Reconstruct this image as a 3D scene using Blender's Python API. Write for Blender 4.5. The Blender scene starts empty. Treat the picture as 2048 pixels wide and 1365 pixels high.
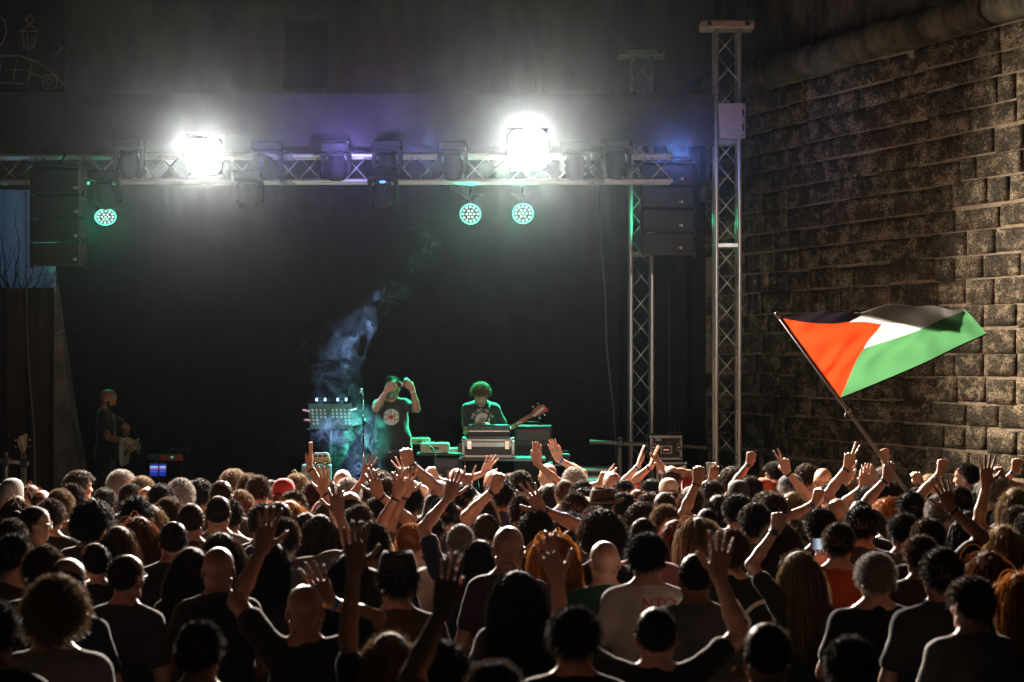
import bpy, math, random
import numpy as np
from mathutils import Vector, Matrix

random.seed(7)
RNG = np.random.default_rng(7)
SC = bpy.context.scene
COL = SC.collection
R = math.radians

# ------------------------------------------------------------------ camera
FPX = 3982.0            # focal length in pixels of the 2048 px wide photograph
CAMZ = 2.75             # camera height (a riser at the back of the audience)
HORY = 716.0            # horizon row
cam_d = bpy.data.cameras.new('camera')
cam = bpy.data.objects.new('camera', cam_d)
COL.objects.link(cam)
cam.location = (0, 0, CAMZ)
cam.rotation_euler = (R(90), 0, 0)
cam_d.sensor_width = 36.0
cam_d.lens = 36.0 * FPX / 2048.0
cam_d.shift_y = (HORY - 682.5) / 2048.0
cam_d.clip_start = 0.5
cam_d.clip_end = 500
cam_d.dof.use_dof = True
cam_d.dof.focus_distance = 18.5
cam_d.dof.aperture_fstop = 3.2
SC.camera = cam

def P(px, py, d):
    """photo pixel + distance along the view axis -> point of the place"""
    return Vector(((px - 1024.0) * d / FPX, d, CAMZ - (py - HORY) * d / FPX))

# ------------------------------------------------------------------ world, exposure
w = bpy.data.worlds.new('World')
SC.world = w
w.use_nodes = True
nt = w.node_tree
bg = nt.nodes['Background']
sky = nt.nodes.new('ShaderNodeTexSky')
sky.sky_type = 'NISHITA'
sky.sun_disc = False
sky.sun_elevation = R(-4)
sky.sun_rotation = R(200)
nt.links.new(sky.outputs[0], bg.inputs[0])
bg.inputs[1].default_value = 0.05
SC.view_settings.view_transform = 'Standard'
SC.view_settings.look = 'None'
SC.view_settings.exposure = 0
SC.view_settings.gamma = 1
SC.view_settings.use_curve_mapping = False
SC.render.engine = 'CYCLES'
cy = SC.cycles
cy.use_denoising = True
cy.adaptive_threshold = 0.004
cy.max_bounces = 6
cy.diffuse_bounces = 1
cy.glossy_bounces = 2
cy.transmission_bounces = 4
cy.transparent_max_bounces = 8
cy.volume_bounces = 0
cy.sample_clamp_indirect = 4.0
cy.sample_clamp_direct = 0.0
cy.caustics_reflective = False
cy.caustics_refractive = False
cy.volume_step_rate = 0.15

def spot(name, loc, target, power, col, angle, blend=0.3, soft=0.08):
    l = bpy.data.lights.new(name, 'SPOT')
    l.energy = power
    l.color = col
    l.spot_size = R(angle)
    l.spot_blend = blend
    l.shadow_soft_size = soft
    o = bpy.data.objects.new(name, l)
    COL.objects.link(o)
    o.location = loc
    o.rotation_euler = (Vector(target) - Vector(loc)).to_track_quat('-Z', 'Y').to_euler()
    return o

# ------------------------------------------------------------------ the lamps of the show, with some added ones
BLIND = [P(408, 313, 22.15), P(1056, 300, 22.15)]           # two audience blinders on the front truss
WARM = (1.0, 0.84, 0.67)
WHITE = (1.0, 0.93, 0.86)
spot('blinder_light', BLIND[0] + Vector((0, -0.16, 0)), BLIND[0] + Vector((0.2, -9, -2.6)), 13000, WARM, 130, 1.0, 0.16)
spot('blinder_light', BLIND[1] + Vector((0, -0.16, 0)), BLIND[1] + Vector((-0.3, -9, -2.6)), 19500, WARM, 132, 1.0, 0.18)
GREEN = (0.02, 1.0, 0.42)
PARS = [P(211, 433, 24.6), P(941, 428, 24.6), P(1046, 427, 24.6)]
PAR_AIM = [Vector((-3.9, 20.5, 0.6)), Vector((-0.95, 21.2, 1.0)), Vector((-0.2, 20.8, 0.8))]
spot('par_light', PARS[0] + Vector((0, -0.12, -.05)), PAR_AIM[0], 80, GREEN, 45, 0.6, 0.1)
spot('par_light', PARS[1] + Vector((0, -0.12, -.05)), PAR_AIM[1], 5500, GREEN, 44, 0.6, 0.1)
spot('par_light', PARS[2] + Vector((0, -0.12, -.05)), PAR_AIM[2], 3600, (0.10, 1.0, 0.55), 50, 0.6, 0.1)
# the same lamps spill a little towards the audience
for _p, _w in zip(PARS, (300, 260, 260)): spot('par_light', _p + Vector((0, -0.16, -.02)), _p + Vector((0, -9, -1.5)), _w, GREEN, 60, 1.0, 0.08)
spot('moving_head_and_added_light', P(690, 300, 22.0), P(760, 650, 3), 620, (0.42, 0.26, 1.0), 90, 1.0, 0.06)  # this and the next three are added to tint the haze like lens flare
spot('moving_head_and_added_light', P(850, 300, 22.0), P(860, 650, 3), 420, (0.36, 0.30, 1.0), 90, 1.0, 0.06)
spot('moving_head_and_added_light', P(540, 310, 22.0), P(560, 650, 3), 260, (0.36, 0.30, 1.0), 90, 1.0, 0.06)
spot('moving_head_and_added_light', P(1355, 300, 22.0), P(1200, 650, 3), 700, (0.22, 0.32, 1.0), 90, 1.0, 0.06)
# cool beam that falls straight down behind the keyboard player
spot('beam_light', P(1046, 400, 24.9), P(1060, 1000, 24.6), 9000, (0.45, 0.66, 1.0), 17, 0.9, 0.05)
# blue moving head over the singer (its lens shows blue) lights the smoke
spot('moving_head_and_added_light', P(765, 412, 22.05), P(672, 900, 21.75), 2300, (0.42, 0.64, 1.0), 27, 0.6, 0.05)
# added violet and blue spots put a tint on valance and stone wall
spot('moving_head_and_added_light', P(700, 330, 21.6), P(700, 190, 22.5), 110, (0.35, 0.28, 1.0), 120, 0.8, 0.05)
spot('moving_head_and_added_light', P(1330, 330, 21.6), P(1640, 250, 22.4), 20, (0.24, 0.34, 1.0), 80, 0.9, 0.05)
# unseen green side lamps added behind the hanging speakers to rake both towers
spot('unseen_side_light', P(1338, 430, 23.6), P(1275, 430, 24.4), 40, GREEN, 60, 0.8, 0.04)
spot('unseen_side_light', P(1390, 440, 23.4), P(1455, 470, 22.5), 22, GREEN, 42, 0.8, 0.04)
# two unseen spots added at the stage floor to brighten the truss from below
for _x in (-3.2, .2): spot('added_truss_uplight', (_x, 21.95, .95), (_x, 22.55, 4.8), 85, (0.62, 1.0, 0.78), 88, 0.8, 0.06)
# unseen front wash from the sound desk behind the camera, aimed at the stage
spot('unseen_front_wash', (2.5, -3.0, 7.5), P(930, 770, 22.5), 4100, (1.0, 0.82, 0.74), 11, 0.9, 0.15)
spot('unseen_front_wash', (2.5, -3.0, 7.5), P(1370, 560, 22.5), 5600, (1.0, 0.90, 0.82), 6.6, 0.9, 0.15)  # added spot brightens the towers in place of light bounced off the crowd
# added blue lamp behind the sheet stands in for dusk sky
spot('added_sheet_backlight', P(30, 470, 25.9), P(60, 520, 23.4), 34, (0.22, 0.50, 1.0), 90, 0.5, 0.1)

# ------------------------------------------------------------------ tagging helpers
def tag(o, label=None, cat=None, group=None, kind=None):
    if label: o['label'] = label
    if cat: o['category'] = cat
    if group: o['group'] = group
    if kind: o['kind'] = kind
    return o

def empty(name, loc=(0, 0, 0), label=None, cat=None, group=None, rz=0.0):
    o = bpy.data.objects.new(name, None)
    o.empty_display_size = 0.1
    COL.objects.link(o)
    o.location = loc
    o.rotation_euler = (0, 0, rz)
    tag(o, label, cat, group)
    return o

def link(name, me, mats=None, parent=None, loc=(0, 0, 0)):
    o = bpy.data.objects.new(name, me)
    COL.objects.link(o)
    o.location = loc
    if mats is not None and len(me.materials) == 0:
        for m in (mats if isinstance(mats, (list, tuple)) else [mats]):
            me.materials.append(m)
    if parent is not None:
        o.parent = parent
    return o

def mesh_np(name, v, f, smooth=True):
    """v: (n,3) array, f: (m,4) or (m,3) int array"""
    me = bpy.data.meshes.new(name)
    v = np.ascontiguousarray(v, dtype=np.float32)
    f = np.ascontiguousarray(f, dtype=np.int32)
    k = f.shape[1]
    me.vertices.add(len(v)); me.vertices.foreach_set('co', v.ravel())
    me.loops.add(f.size); me.loops.foreach_set('vertex_index', f.ravel())
    me.polygons.add(len(f))
    me.polygons.foreach_set('loop_start', np.arange(0, f.size, k, dtype=np.int32))
    if smooth:
        me.polygons.foreach_set('use_smooth', np.ones(len(f), dtype=bool))
    me.update(calc_edges=True)
    return me

class MB:
    """collects simple solids; build() links them as ONE mesh object"""
    def __init__(s): s.v = []; s.f = []; s.sm = []
    def add(s, vs, fs, smooth=False):
        o = len(s.v)
        s.v += [tuple(v) for v in vs]
        s.f += [tuple(i + o for i in f) for f in fs]
        s.sm += [smooth] * len(fs)
        return s
    def box(s, c, size, rot=None, bev=0.0):
        c = Vector(c); hx, hy, hz = size[0] / 2, size[1] / 2, size[2] / 2
        b = min(bev, hx * .9, hy * .9, hz * .9)
        if b <= 0:
            vs = [Vector((x, y, z)) for x in (-hx, hx) for y in (-hy, hy) for z in (-hz, hz)]
            fs = [(0, 1, 3, 2), (4, 6, 7, 5), (0, 4, 5, 1), (2, 3, 7, 6), (0, 2, 6, 4), (1, 5, 7, 3)]
        else:
            # chamfered box: 24 vertices
            vs = []; idx = {}
            for sx in (-1, 1):
                for sy in (-1, 1):
                    for sz in (-1, 1):
                        for ax in range(3):
                            p = [sx * (hx - b), sy * (hy - b), sz * (hz - b)]
                            p[ax] = (sx * hx, sy * hy, sz * hz)[ax]
                            idx[(sx, sy, sz, ax)] = len(vs); vs.append(Vector(p))
            fs = []
            for ax in range(3):
                o1, o2 = [a for a in range(3) if a != ax]
                for sg in (-1, 1):
                    q = []
                    for a, c2 in ((-1, -1), (1, -1), (1, 1), (-1, 1)):
                        k = [0, 0, 0]; k[ax] = sg; k[o1] = a; k[o2] = c2
                        q.append(idx[(k[0], k[1], k[2], ax)])
                    fs.append(tuple(q))
            for ax in range(3):       # edges parallel to ax
                o1, o2 = [a for a in range(3) if a != ax]
                for a in (-1, 1):
                    for c2 in (-1, 1):
                        q = []
                        for sg, face in ((-1, o1), (1, o1), (1, o2), (-1, o2)):
                            k = [0, 0, 0]; k[ax] = sg; k[o1] = a; k[o2] = c2
                            q.append(idx[(k[0], k[1], k[2], face)])
                        fs.append(tuple(q))
            for sx in (-1, 1):
                for sy in (-1, 1):
                    for sz in (-1, 1):
                        fs.append(tuple(idx[(sx, sy, sz, ax)] for ax in range(3)))
        if rot is not None: vs = [rot @ v for v in vs]
        return s.add([v + c for v in vs], fs)
    def tube(s, p0, p1, r, n=8, r1=None, caps=True):
        p0, p1 = Vector(p0), Vector(p1); r1 = r if r1 is None else r1
        d = (p1 - p0).normalized()
        a = d.orthogonal().normalized(); b = d.cross(a)
        vs = []
        for p, rr in ((p0, r), (p1, r1)):
            for i in range(n):
                t = 2 * math.pi * i / n
                vs.append(p + (a * math.cos(t) + b * math.sin(t)) * rr)
        fs = [(i, (i + 1) % n, n + (i + 1) % n, n + i) for i in range(n)]
        s.add(vs, fs, True)
        if caps:
            o = len(s.v) - 2 * n
            s.f += [tuple(o + i for i in reversed(range(n))), tuple(o + n + i for i in range(n))]
            s.sm += [False, False]
        return s
    def path(s, pts, r, n=6, radii=None, closed=False):
        pts = [Vector(p) for p in pts]; m = len(pts)
        vs = []; prev = None
        for i, p in enumerate(pts):
            if closed: t = pts[(i + 1) % m] - pts[i - 1]
            else: t = pts[min(i + 1, m - 1)] - pts[max(i - 1, 0)]
            t = t.normalized()
            if prev is None: a = t.orthogonal().normalized()
            else:
                a = prev - t * prev.dot(t)
                a = a.normalized() if a.length > 1e-6 else t.orthogonal().normalized()
            prev = a; b = t.cross(a)
            rr = radii[i] if radii else r
            vs += [p + (a * math.cos(2 * math.pi * k / n) + b * math.sin(2 * math.pi * k / n)) * rr for k in range(n)]
        fs = []
        for i in range(m if closed else m - 1):
            j = (i + 1) % m
            for k in range(n):
                fs.append((i * n + k, i * n + (k + 1) % n, j * n + (k + 1) % n, j * n + k))
        s.add(vs, fs, True)
        if not closed:
            o = len(s.v) - m * n
            s.f += [tuple(o + k for k in reversed(range(n))), tuple(o + (m - 1) * n + k for k in range(n))]
            s.sm += [False, False]
        return s
    def lathe(s, prof, c=(0, 0, 0), axis=(0, 0, 1), n=16, smooth=True):
        """prof: [(radius, height)] along axis"""
        ax = Vector(axis).normalized(); a = ax.orthogonal().normalized(); b = ax.cross(a); c = Vector(c)
        vs = []
        for r, h in prof:
            for k in range(n):
                t = 2 * math.pi * k / n
                vs.append(c + ax * h + (a * math.cos(t) + b * math.sin(t)) * max(r, 1e-4))
        fs = []
        for i in range(len(prof) - 1):
            for k in range(n):
                fs.append((i * n + k, i * n + (k + 1) % n, (i + 1) * n + (k + 1) % n, (i + 1) * n + k))
        s.add(vs, fs, smooth)
        o = len(s.v) - len(prof) * n
        s.f += [tuple(o + k for k in reversed(range(n))), tuple(o + (len(prof) - 1) * n + k for k in range(n))]
        s.sm += [False, False]
        return s
    def prism(s, pts, y0, y1, M=None):
        """outline [(x,z)] extruded along y"""
        n = len(pts)
        vs = [Vector((x, y0, z)) for x, z in pts] + [Vector((x, y1, z)) for x, z in pts]
        if M is not None: vs = [M @ v for v in vs]
        fs = [(i, (i + 1) % n, n + (i + 1) % n, n + i) for i in range(n)]
        fs += [tuple(reversed(range(n))), tuple(range(n, 2 * n))]
        return s.add(vs, fs)
    def mesh(s, name):
        me = bpy.data.meshes.new(name)
        me.from_pydata([tuple(v) for v in s.v], [], s.f)
        me.polygons.foreach_set('use_smooth', np.array(s.sm, dtype=bool))
        me.update()
        return me
    def build(s, name, m=None, parent=None, loc=(0, 0, 0)):
        return link(name, s.mesh(name), m, parent, loc)

# ------------------------------------------------------------------ materials
def newmat(name):
    m = bpy.data.materials.new(name); m.use_nodes = True
    return m, m.node_tree, m.node_tree.nodes['Principled BSDF']

def N(nt, kind, **kw):
    n = nt.nodes.new(kind)
    for k, v in kw.items():
        if k == 'inp':
            for a, b in v.items(): n.inputs[a].default_value = b
        else: setattr(n, k, v)
    return n

def mat(name, col, rough=0.5, metal=0.0, var=0.25, scale=14.0, bump=0.0, spec=0.5, bscale=60.0, coords='Object'):
    """painted / plastic / metal surface with slight wear in tone and gloss"""
    m, t, b = newmat(name)
    tc = N(t, 'ShaderNodeTexCoord')
    nz = N(t, 'ShaderNodeTexNoise', inp={'Scale': scale, 'Detail': 5.0, 'Roughness': 0.65})
    t.links.new(tc.outputs[coords], nz.inputs['Vector'])
    rp = N(t, 'ShaderNodeMapRange', inp={'From Min': 0.3, 'From Max': 0.7, 'To Min': 1.0 - var, 'To Max': 1.0 + var * 0.5})
    t.links.new(nz.outputs[0], rp.inputs[0])
    mx = N(t, 'ShaderNodeVectorMath', operation='SCALE'); mx.inputs[0].default_value = col[:3]
    t.links.new(rp.outputs[0], mx.inputs['Scale'])
    t.links.new(mx.outputs[0], b.inputs['Base Color'])
    rr = N(t, 'ShaderNodeMapRange', inp={'From Min': 0.3, 'From Max': 0.7, 'To Min': max(rough - 0.1, 0.04), 'To Max': min(rough + 0.12, 1.0)})
    t.links.new(nz.outputs[0], rr.inputs[0]); t.links.new(rr.outputs[0], b.inputs['Roughness'])
    b.inputs['Metallic'].default_value = metal
    b.inputs['Specular IOR Level'].default_value = spec
    if bump > 0:
        n2 = N(t, 'ShaderNodeTexNoise', inp={'Scale': bscale, 'Detail': 4.0})
        t.links.new(tc.outputs[coords], n2.inputs['Vector'])
        bp = N(t, 'ShaderNodeBump', inp={'Strength': bump, 'Distance': 0.01})
        t.links.new(n2.outputs[0], bp.inputs['Height']); t.links.new(bp.outputs[0], b.inputs['Normal'])
    return m

def emit(name, col, strength):
    m, t, b = newmat(name)
    b.inputs['Base Color'].default_value = (*[c * .3 for c in col[:3]], 1)
    b.inputs['Emission Color'].default_value = (*col[:3], 1)
    b.inputs['Emission Strength'].default_value = strength
    b.inputs['Roughness'].default_value = 0.3
    m.cycles.emission_sampling = 'NONE'
    return m

ALU = mat('aluminium', (0.62, 0.62, 0.60), 0.38, 0.55, 0.2, 9)
STEEL = mat('galvanised_steel', (0.42, 0.43, 0.42), 0.5, 0.7, 0.3, 9)
BLACK = mat('black_paint', (0.018, 0.018, 0.019), 0.55, 0.0, 0.3, 10)
BLACKP = mat('black_plastic', (0.022, 0.022, 0.024), 0.4, 0.0, 0.25, 20)
DARKM = mat('dark_metal', (0.05, 0.05, 0.055), 0.42, 0.6, 0.3, 15)
CHROME = mat('chrome', (0.75, 0.75, 0.75), 0.18, 1.0, 0.1, 20)
WHITEP = mat('white_print', (0.75, 0.73, 0.70), 0.7, 0.0, 0.15, 60)
REDP = mat('red_print', (0.62, 0.05, 0.03), 0.7, 0.0, 0.15, 60)
BLACKINK = mat('black_print', (0.012, 0.012, 0.012), 0.7, 0.0, 0.1, 60)
BLUEBAND = mat('blue_band', (0.03, 0.10, 0.42), 0.5, 0.0, 0.1, 30)
FIXTURE = mat('matt_black_housing', (.009, .009, .010), .75, 0, .2, 20, spec=.15)
RUBBER = mat('rubber', (0.02, 0.02, 0.02), 0.75)
# ------------------------------------------------------------------ implicit bodies -> one continuous surface
class Field:
    """signed distance on a rectilinear grid; primitives blend smoothly inside their own box"""
    def __init__(s, xs, ys, zs):
        s.ax = [np.asarray(a, dtype=np.float32) for a in (xs, ys, zs)]
        s.F = np.full([len(a) for a in s.ax], 0.25, dtype=np.float32)
    def _box(s, lo, hi):
        sl = []
        for a, l, h in zip(s.ax, lo, hi):
            i = max(int(np.searchsorted(a, l)) - 1, 0); j = min(int(np.searchsorted(a, h)) + 1, len(a))
            if j - i < 1: return None
            sl.append(slice(i, j))
        return sl
    def _grid(s, sl):
        x, y, z = (a[q] for a, q in zip(s.ax, sl))
        return x[:, None, None], y[None, :, None], z[None, None, :]
    def _mix(s, sl, d, k, sub):
        A = s.F[tuple(sl)]
        if sub:
            h = np.clip(0.5 - 0.5 * (A + d) / k, 0, 1)
            s.F[tuple(sl)] = A + (-d - A) * h + k * h * (1 - h)
        else:
            h = np.clip(0.5 + 0.5 * (A - d) / k, 0, 1)
            s.F[tuple(sl)] = A + (d - A) * h - k * h * (1 - h)
    def cap(s, a, b, ra, rb=None, k=0.02, sub=False):
        rb = ra if rb is None else rb
        a = np.asarray(a, float); b = np.asarray(b, float)
        m = max(ra, rb) + k * 1.5 + 0.02
        sl = s._box(np.minimum(a, b) - m, np.maximum(a, b) + m)
        if sl is None: return
        x, y, z = s._grid(sl)
        ab = b - a; L2 = float(ab @ ab) + 1e-9
        t = np.clip(((x - a[0]) * ab[0] + (y - a[1]) * ab[1] + (z - a[2]) * ab[2]) / L2, 0, 1)
        d = np.sqrt((x - a[0] - t * ab[0]) ** 2 + (y - a[1] - t * ab[1]) ** 2 + (z - a[2] - t * ab[2]) ** 2) - (ra + (rb - ra) * t)
        s._mix(sl, d.astype(np.float32), k, sub)
    def ell(s, c, r, k=0.03, rot=None, sub=False):
        c = np.asarray(c, float); r = np.asarray(r, float)
        m = r.max() + k * 1.5 + 0.02
        sl = s._box(c - m, c + m)
        if sl is None: return
        x, y, z = s._grid(sl)
        x, y, z = x - c[0], y - c[1], z - c[2]
        if rot is not None:
            q = np.array(rot)
            x, y, z = (q[0, i] * x + q[1, i] * y + q[2, i] * z for i in range(3))
        k0 = np.sqrt((x / r[0]) ** 2 + (y / r[1]) ** 2 + (z / r[2]) ** 2)
        k1 = np.sqrt((x / r[0] ** 2) ** 2 + (y / r[1] ** 2) ** 2 + (z / r[2] ** 2) ** 2) + 1e-9
        s._mix(sl, (k0 * (k0 - 1.0) / k1).astype(np.float32), k, sub)
    def cut_below(s, z0):
        z = s.ax[2][None, None, :]
        s.F = np.maximum(s.F, (z0 - z).astype(np.float32))
    def wrinkle(s, amp, seed=0, z0=None, z1=None, f=(18, 14, 22)):
        x, y, z = s.ax[0][:, None, None], s.ax[1][None, :, None], s.ax[2][None, None, :]
        r = np.random.default_rng(seed); w = 0
        for i in range(4):
            q = r.normal(size=3) * np.array(f) * (0.6 + 0.35 * i); ph = r.uniform(0, 6.28)
            w = w + np.sin(q[0] * x + q[1] * y + q[2] * z + ph + 1.3 * np.sin(7 * x + 9 * z + ph)) / (1 + .6 * i)
        s.F += (amp * w).astype(np.float32)
    def mesh(s):
        F = s.F; F[0] = F[-1] = 0.1; F[:, 0] = F[:, -1] = 0.1; F[:, :, 0] = F[:, :, -1] = 0.1
        I = F < 0
        nx, ny, nz = F.shape
        c = np.zeros((nx - 1, ny - 1, nz - 1), dtype=np.int8)
        for i in (0, 1):
            for j in (0, 1):
                for k in (0, 1):
                    c += I[i:nx - 1 + i, j:ny - 1 + j, k:nz - 1 + k]
        act = np.argwhere((c > 0) & (c < 8))
        idx = np.full(c.shape, -1, dtype=np.int32)
        idx[act[:, 0], act[:, 1], act[:, 2]] = np.arange(len(act))
        off = [(i, j, k) for i in (0, 1) for j in (0, 1) for k in (0, 1)]
        val = np.stack([F[act[:, 0] + i, act[:, 1] + j, act[:, 2] + k] for i, j, k in off], 1)
        acc = np.zeros((len(act), 3)); cnt = np.zeros(len(act))
        for a in range(8):
            for b in range(a + 1, 8):
                da = np.array(off[b]) - np.array(off[a])
                if np.abs(da).sum() != 1: continue
                va, vb = val[:, a], val[:, b]
                m = (va < 0) != (vb < 0)
                t = np.where(m, va / np.where(m, va - vb, 1), 0)
                p = np.array(off[a])[None, :] + t[:, None] * da[None, :]
                acc[m] += p[m]; cnt[m] += 1
        fr = acc / cnt[:, None]
        v = np.empty((len(act), 3), dtype=np.float32)
        for q in range(3):
            a = s.ax[q]; i = act[:, q]
            v[:, q] = a[i] + fr[:, q] * (a[i + 1] - a[i])
        quads = []
        for q in range(3):
            sl0 = [slice(1, n - 1) for n in F.shape]; sl1 = list(sl0)
            sl0[q] = slice(0, F.shape[q] - 1); sl1[q] = slice(1, F.shape[q])
            A, B = I[tuple(sl0)], I[tuple(sl1)]
            e = np.argwhere(A != B)
            if not len(e): continue
            st = np.array([1, 1, 1]); st[q] = 0
            e = e + st
            u, w = [(1, 2), (2, 0), (0, 1)][q]
            def cell(du, dw):
                g = e.copy(); g[:, u] -= du; g[:, w] -= dw
                return idx[g[:, 0], g[:, 1], g[:, 2]]
            Q = np.stack([cell(1, 1), cell(0, 1), cell(0, 0), cell(1, 0)], 1)
            ins = I[e[:, 0], e[:, 1], e[:, 2]]
            Q[~ins] = Q[~ins][:, ::-1]
            quads.append(Q)
        f = np.concatenate(quads)
        return v, f[(f >= 0).all(1)]

def lines(lo, hi, step, fine=()):
    """grid lines from lo to hi; finer inside the given (a, b, step) spans"""
    out = [lo]; p = lo
    while p < hi:
        st = step
        for a, b, q in fine:
            if a - step * .5 <= p <= b: st = min(st, q)
        p += st; out.append(p)
    return np.array(out)

# ------------------------------------------------------------------ the human figure (1.74 m, faces +Y, feet at z = 0)
HEADC = np.array([0.0, 0.0, 1.625])
SHO = np.array([0.168, -0.005, 1.405])
L1, L2, HANDL = 0.285, 0.262, 0.10

def norm(v):
    v = np.asarray(v, float); return v / (np.linalg.norm(v) + 1e-12)

FING = [  # base offset across the palm (towards the thumb +), knuckle height, lengths, radius
    (0.031, 0.096, (0.043, 0.027, 0.021), 0.0092), (0.010, 0.101, (0.047, 0.031, 0.022), 0.0095),
    (-0.011, 0.097, (0.043, 0.029, 0.021), 0.0090), (-0.031, 0.087, (0.034, 0.022, 0.019), 0.0080)]
POSES = {  # four finger curls (deg per joint), spread, thumb: 0 out, 1 along, 2 folded across
    'open': ((4, 2, 4, 8), 10, 0), 'spread': ((6, 3, 5, 6), 15, 0), 'flat': ((4, 3, 3, 4), 2, 1), 'relax': ((22, 26, 30, 34), 4, 1),
    'fist': ((84, 86, 88, 88), 0, 2), 'vee': ((4, 4, 84, 86), 11, 2), 'horns': ((4, 84, 86, 6), 6, 2), 'point': ((4, 80, 84, 86), 0, 2),
    'grip': ((62, 62, 62, 62), 2, 2), 'cup': ((42, 42, 42, 42), 5, 0), 'claw': ((30, 22, 26, 34), 11, 0), 'pinch': ((50, 20, 18, 18), 9, 2), 'okay': ((52, 12, 10, 8), 9, 2)}

def hand(F, w, u, n, s, pose, k=1.06):
    """w wrist, u towards the fingers, n the way the palm faces, s towards the thumb"""
    curl, spread, th = POSES[pose]
    u, n, s = norm(u), norm(n), norm(s)
    for q, (o, h, _, r) in enumerate(FING):      # palm
        F.cap(w + s * o * .45 * k, w + (u * h * .93 + s * o) * k, .0165 * k, .0125 * k, k=.012)
    F.cap(w + (s * .018 + n * .004) * k, w + (u * .055 + s * .026 + n * .008) * k, .017 * k, .014 * k, k=.014)
    sp = [1.3, .4, -.4, -1.3]
    for q, (o, h, ls, r) in enumerate(FING):
        p = w + (u * h + s * o) * k
        a = R(spread * sp[q]); d0 = norm(u * math.cos(a) + s * math.sin(a)); ang = 0.0
        for j, l in enumerate(ls):
            ang += R(curl[q]) * (1.0, 1.08, .72)[j]
            d = d0 * math.cos(ang) + n * math.sin(ang)
            e = p + d * l * k
            F.cap(p, e, r * k * (1 - .07 * j), r * k * (.94 - .08 * j), k=.0035)
            p = e
    b = w + (u * .022 + s * .026 + n * .004) * k     # thumb leaves the side of the palm near its base
    if th == 0: d1, d2, d3 = norm(s * .8 + u * .6 + n * .15), norm(s * .62 + u * .78 + n * .1), norm(s * .5 + u * .86)
    elif th == 1: d1, d2, d3 = norm(s * .45 + u * .85 + n * .3), norm(s * .1 + u * .98 + n * .1), norm(u + s * .05)
    else: d1, d2, d3 = norm(s * .45 + u * .6 + n * .7), norm(u * .6 + n * .55 - s * .5), norm(u * .25 - s * .95 + n * .3)
    p = b
    for d, l, r in ((d1, .040, .0135), (d2, .031, .0108), (d3, .026, .0095)):
        e = p + d * l * k; F.cap(p, e, r * k, r * .93 * k, k=.006); p = e

def arm_ik(sh, wrist, pole):
    d = wrist - sh; L = np.linalg.norm(d); mx = (L1 + L2) * .995; st = 1.0
    if L > mx:
        if L > mx * 1.08: wrist = sh + d / L * mx * 1.08; L = mx * 1.08; d = wrist - sh
        st = L / mx
    a, b = L1 * st, L2 * st
    ca = np.clip((a * a + L * L - b * b) / (2 * a * L), -1, 1)
    u = d / L; pl = norm(pole - u * (pole @ u))
    return sh + u * a * ca + pl * a * math.sqrt(max(1 - ca * ca, 0)), wrist

def default_arm(sd, kind=0):
    if kind == 0:   # hanging, slightly bent
        e = np.array([sd * .245, -.03, 1.125]); w = np.array([sd * .235, .055, .885]); u = norm([0, .25, -1]); n = norm([-sd, 0, -.1])
    elif kind == 1:  # folded in front
        e = np.array([sd * .265, .0, 1.14]); w = np.array([sd * .10, .20, 1.13]); u = norm([-sd, .3, .1]); n = norm([0, -1, 0])
    else:            # hands in front, low
        e = np.array([sd * .26, -.02, 1.13]); w = np.array([sd * .12, .19, 1.0]); u = norm([-sd * .6, .8, 0]); n = norm([0, 0, -1])
    return dict(side=sd, e=e, w=w, u=u, n=n, pose='relax')

def arm_to(sd, hand_c, u, n, pose, pole=None):
    """an arm whose palm centre lies at hand_c"""
    sh = SHO * np.array([sd, 1, 1])
    lift = np.clip((hand_c[2] - 1.35) / .5, 0, 1)
    sh = sh + np.array([-sd * .022 * lift, 0, .05 * lift])
    u = norm(u); w = np.asarray(hand_c, float) - u * .075
    if pole is None: pole = np.array([sd * .75, .1, -.75])
    e, w2 = arm_ik(sh, w, np.asarray(pole, float))
    f = norm(w2 - e); u = norm(u * .65 + f * .5)
    n = norm(np.asarray(n, float) - u * (np.asarray(n, float) @ u))
    return dict(side=sd, e=e, w=w2, u=u, n=n, pose=pose, sh=sh)

def head_prims(F, face=True, tilt=None):
    H = HEADC
    T = (lambda p: p) if tilt is None else tilt
    rot = None if tilt is None else tilt(None)
    def E(c, r, k, sub=False): F.ell(T(np.array(c, float)), r, k, rot, sub)
    def C(a, b, ra, rb, k, sub=False): F.cap(T(np.array(a, float)), T(np.array(b, float)), ra, rb, k, sub)
    E((0, -.012, 1.655), (.0765, .096, .090), .02)
    E((0, .018, 1.668), (.069, .080, .070), .03)
    E((0, .028, 1.585), (.058, .066, .062), .03)
    E((0, .052, 1.538), (.034, .036, .026), .03)
    C((.055, .0, 1.565), (.022, .062, 1.528), .020, .018, .02); C((-.055, .0, 1.565), (-.022, .062, 1.528), .020, .018, .02)
    for sd in (-1, 1):
        E((sd * .079, -.012, 1.612), (.009, .020, .033), .010)
        C((sd * .083, -.026, 1.635), (sd * .084, -.024, 1.60), .008, .007, .008)
    if face:
        C((0, .088, 1.632), (0, .108, 1.592), .010, .0135, .012)
        C((-.011, .097, 1.588), (.011, .097, 1.588), .0085, .0085, .008)
        for sd in (-1, 1):
            E((sd * .031, .099, 1.630), (.018, .016, .012), .012, True)
            E((sd * .031, .080, 1.628), (.0135, .0135, .0125), .004)
            C((sd * .014, .092, 1.649), (sd * .046, .082, 1.650), .008, .007, .014)
            E((sd * .038, .072, 1.600), (.02, .02, .018), .02)
        C((-.022, .086, 1.561), (.022, .086, 1.561), .0075, .0075, .008)
        C((-.017, .086, 1.550), (.017, .086, 1.550), .0078, .0078, .007)
        C((-.020, .098, 1.5555), (.020, .098, 1.5555), .002, .002, .003, True)

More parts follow.
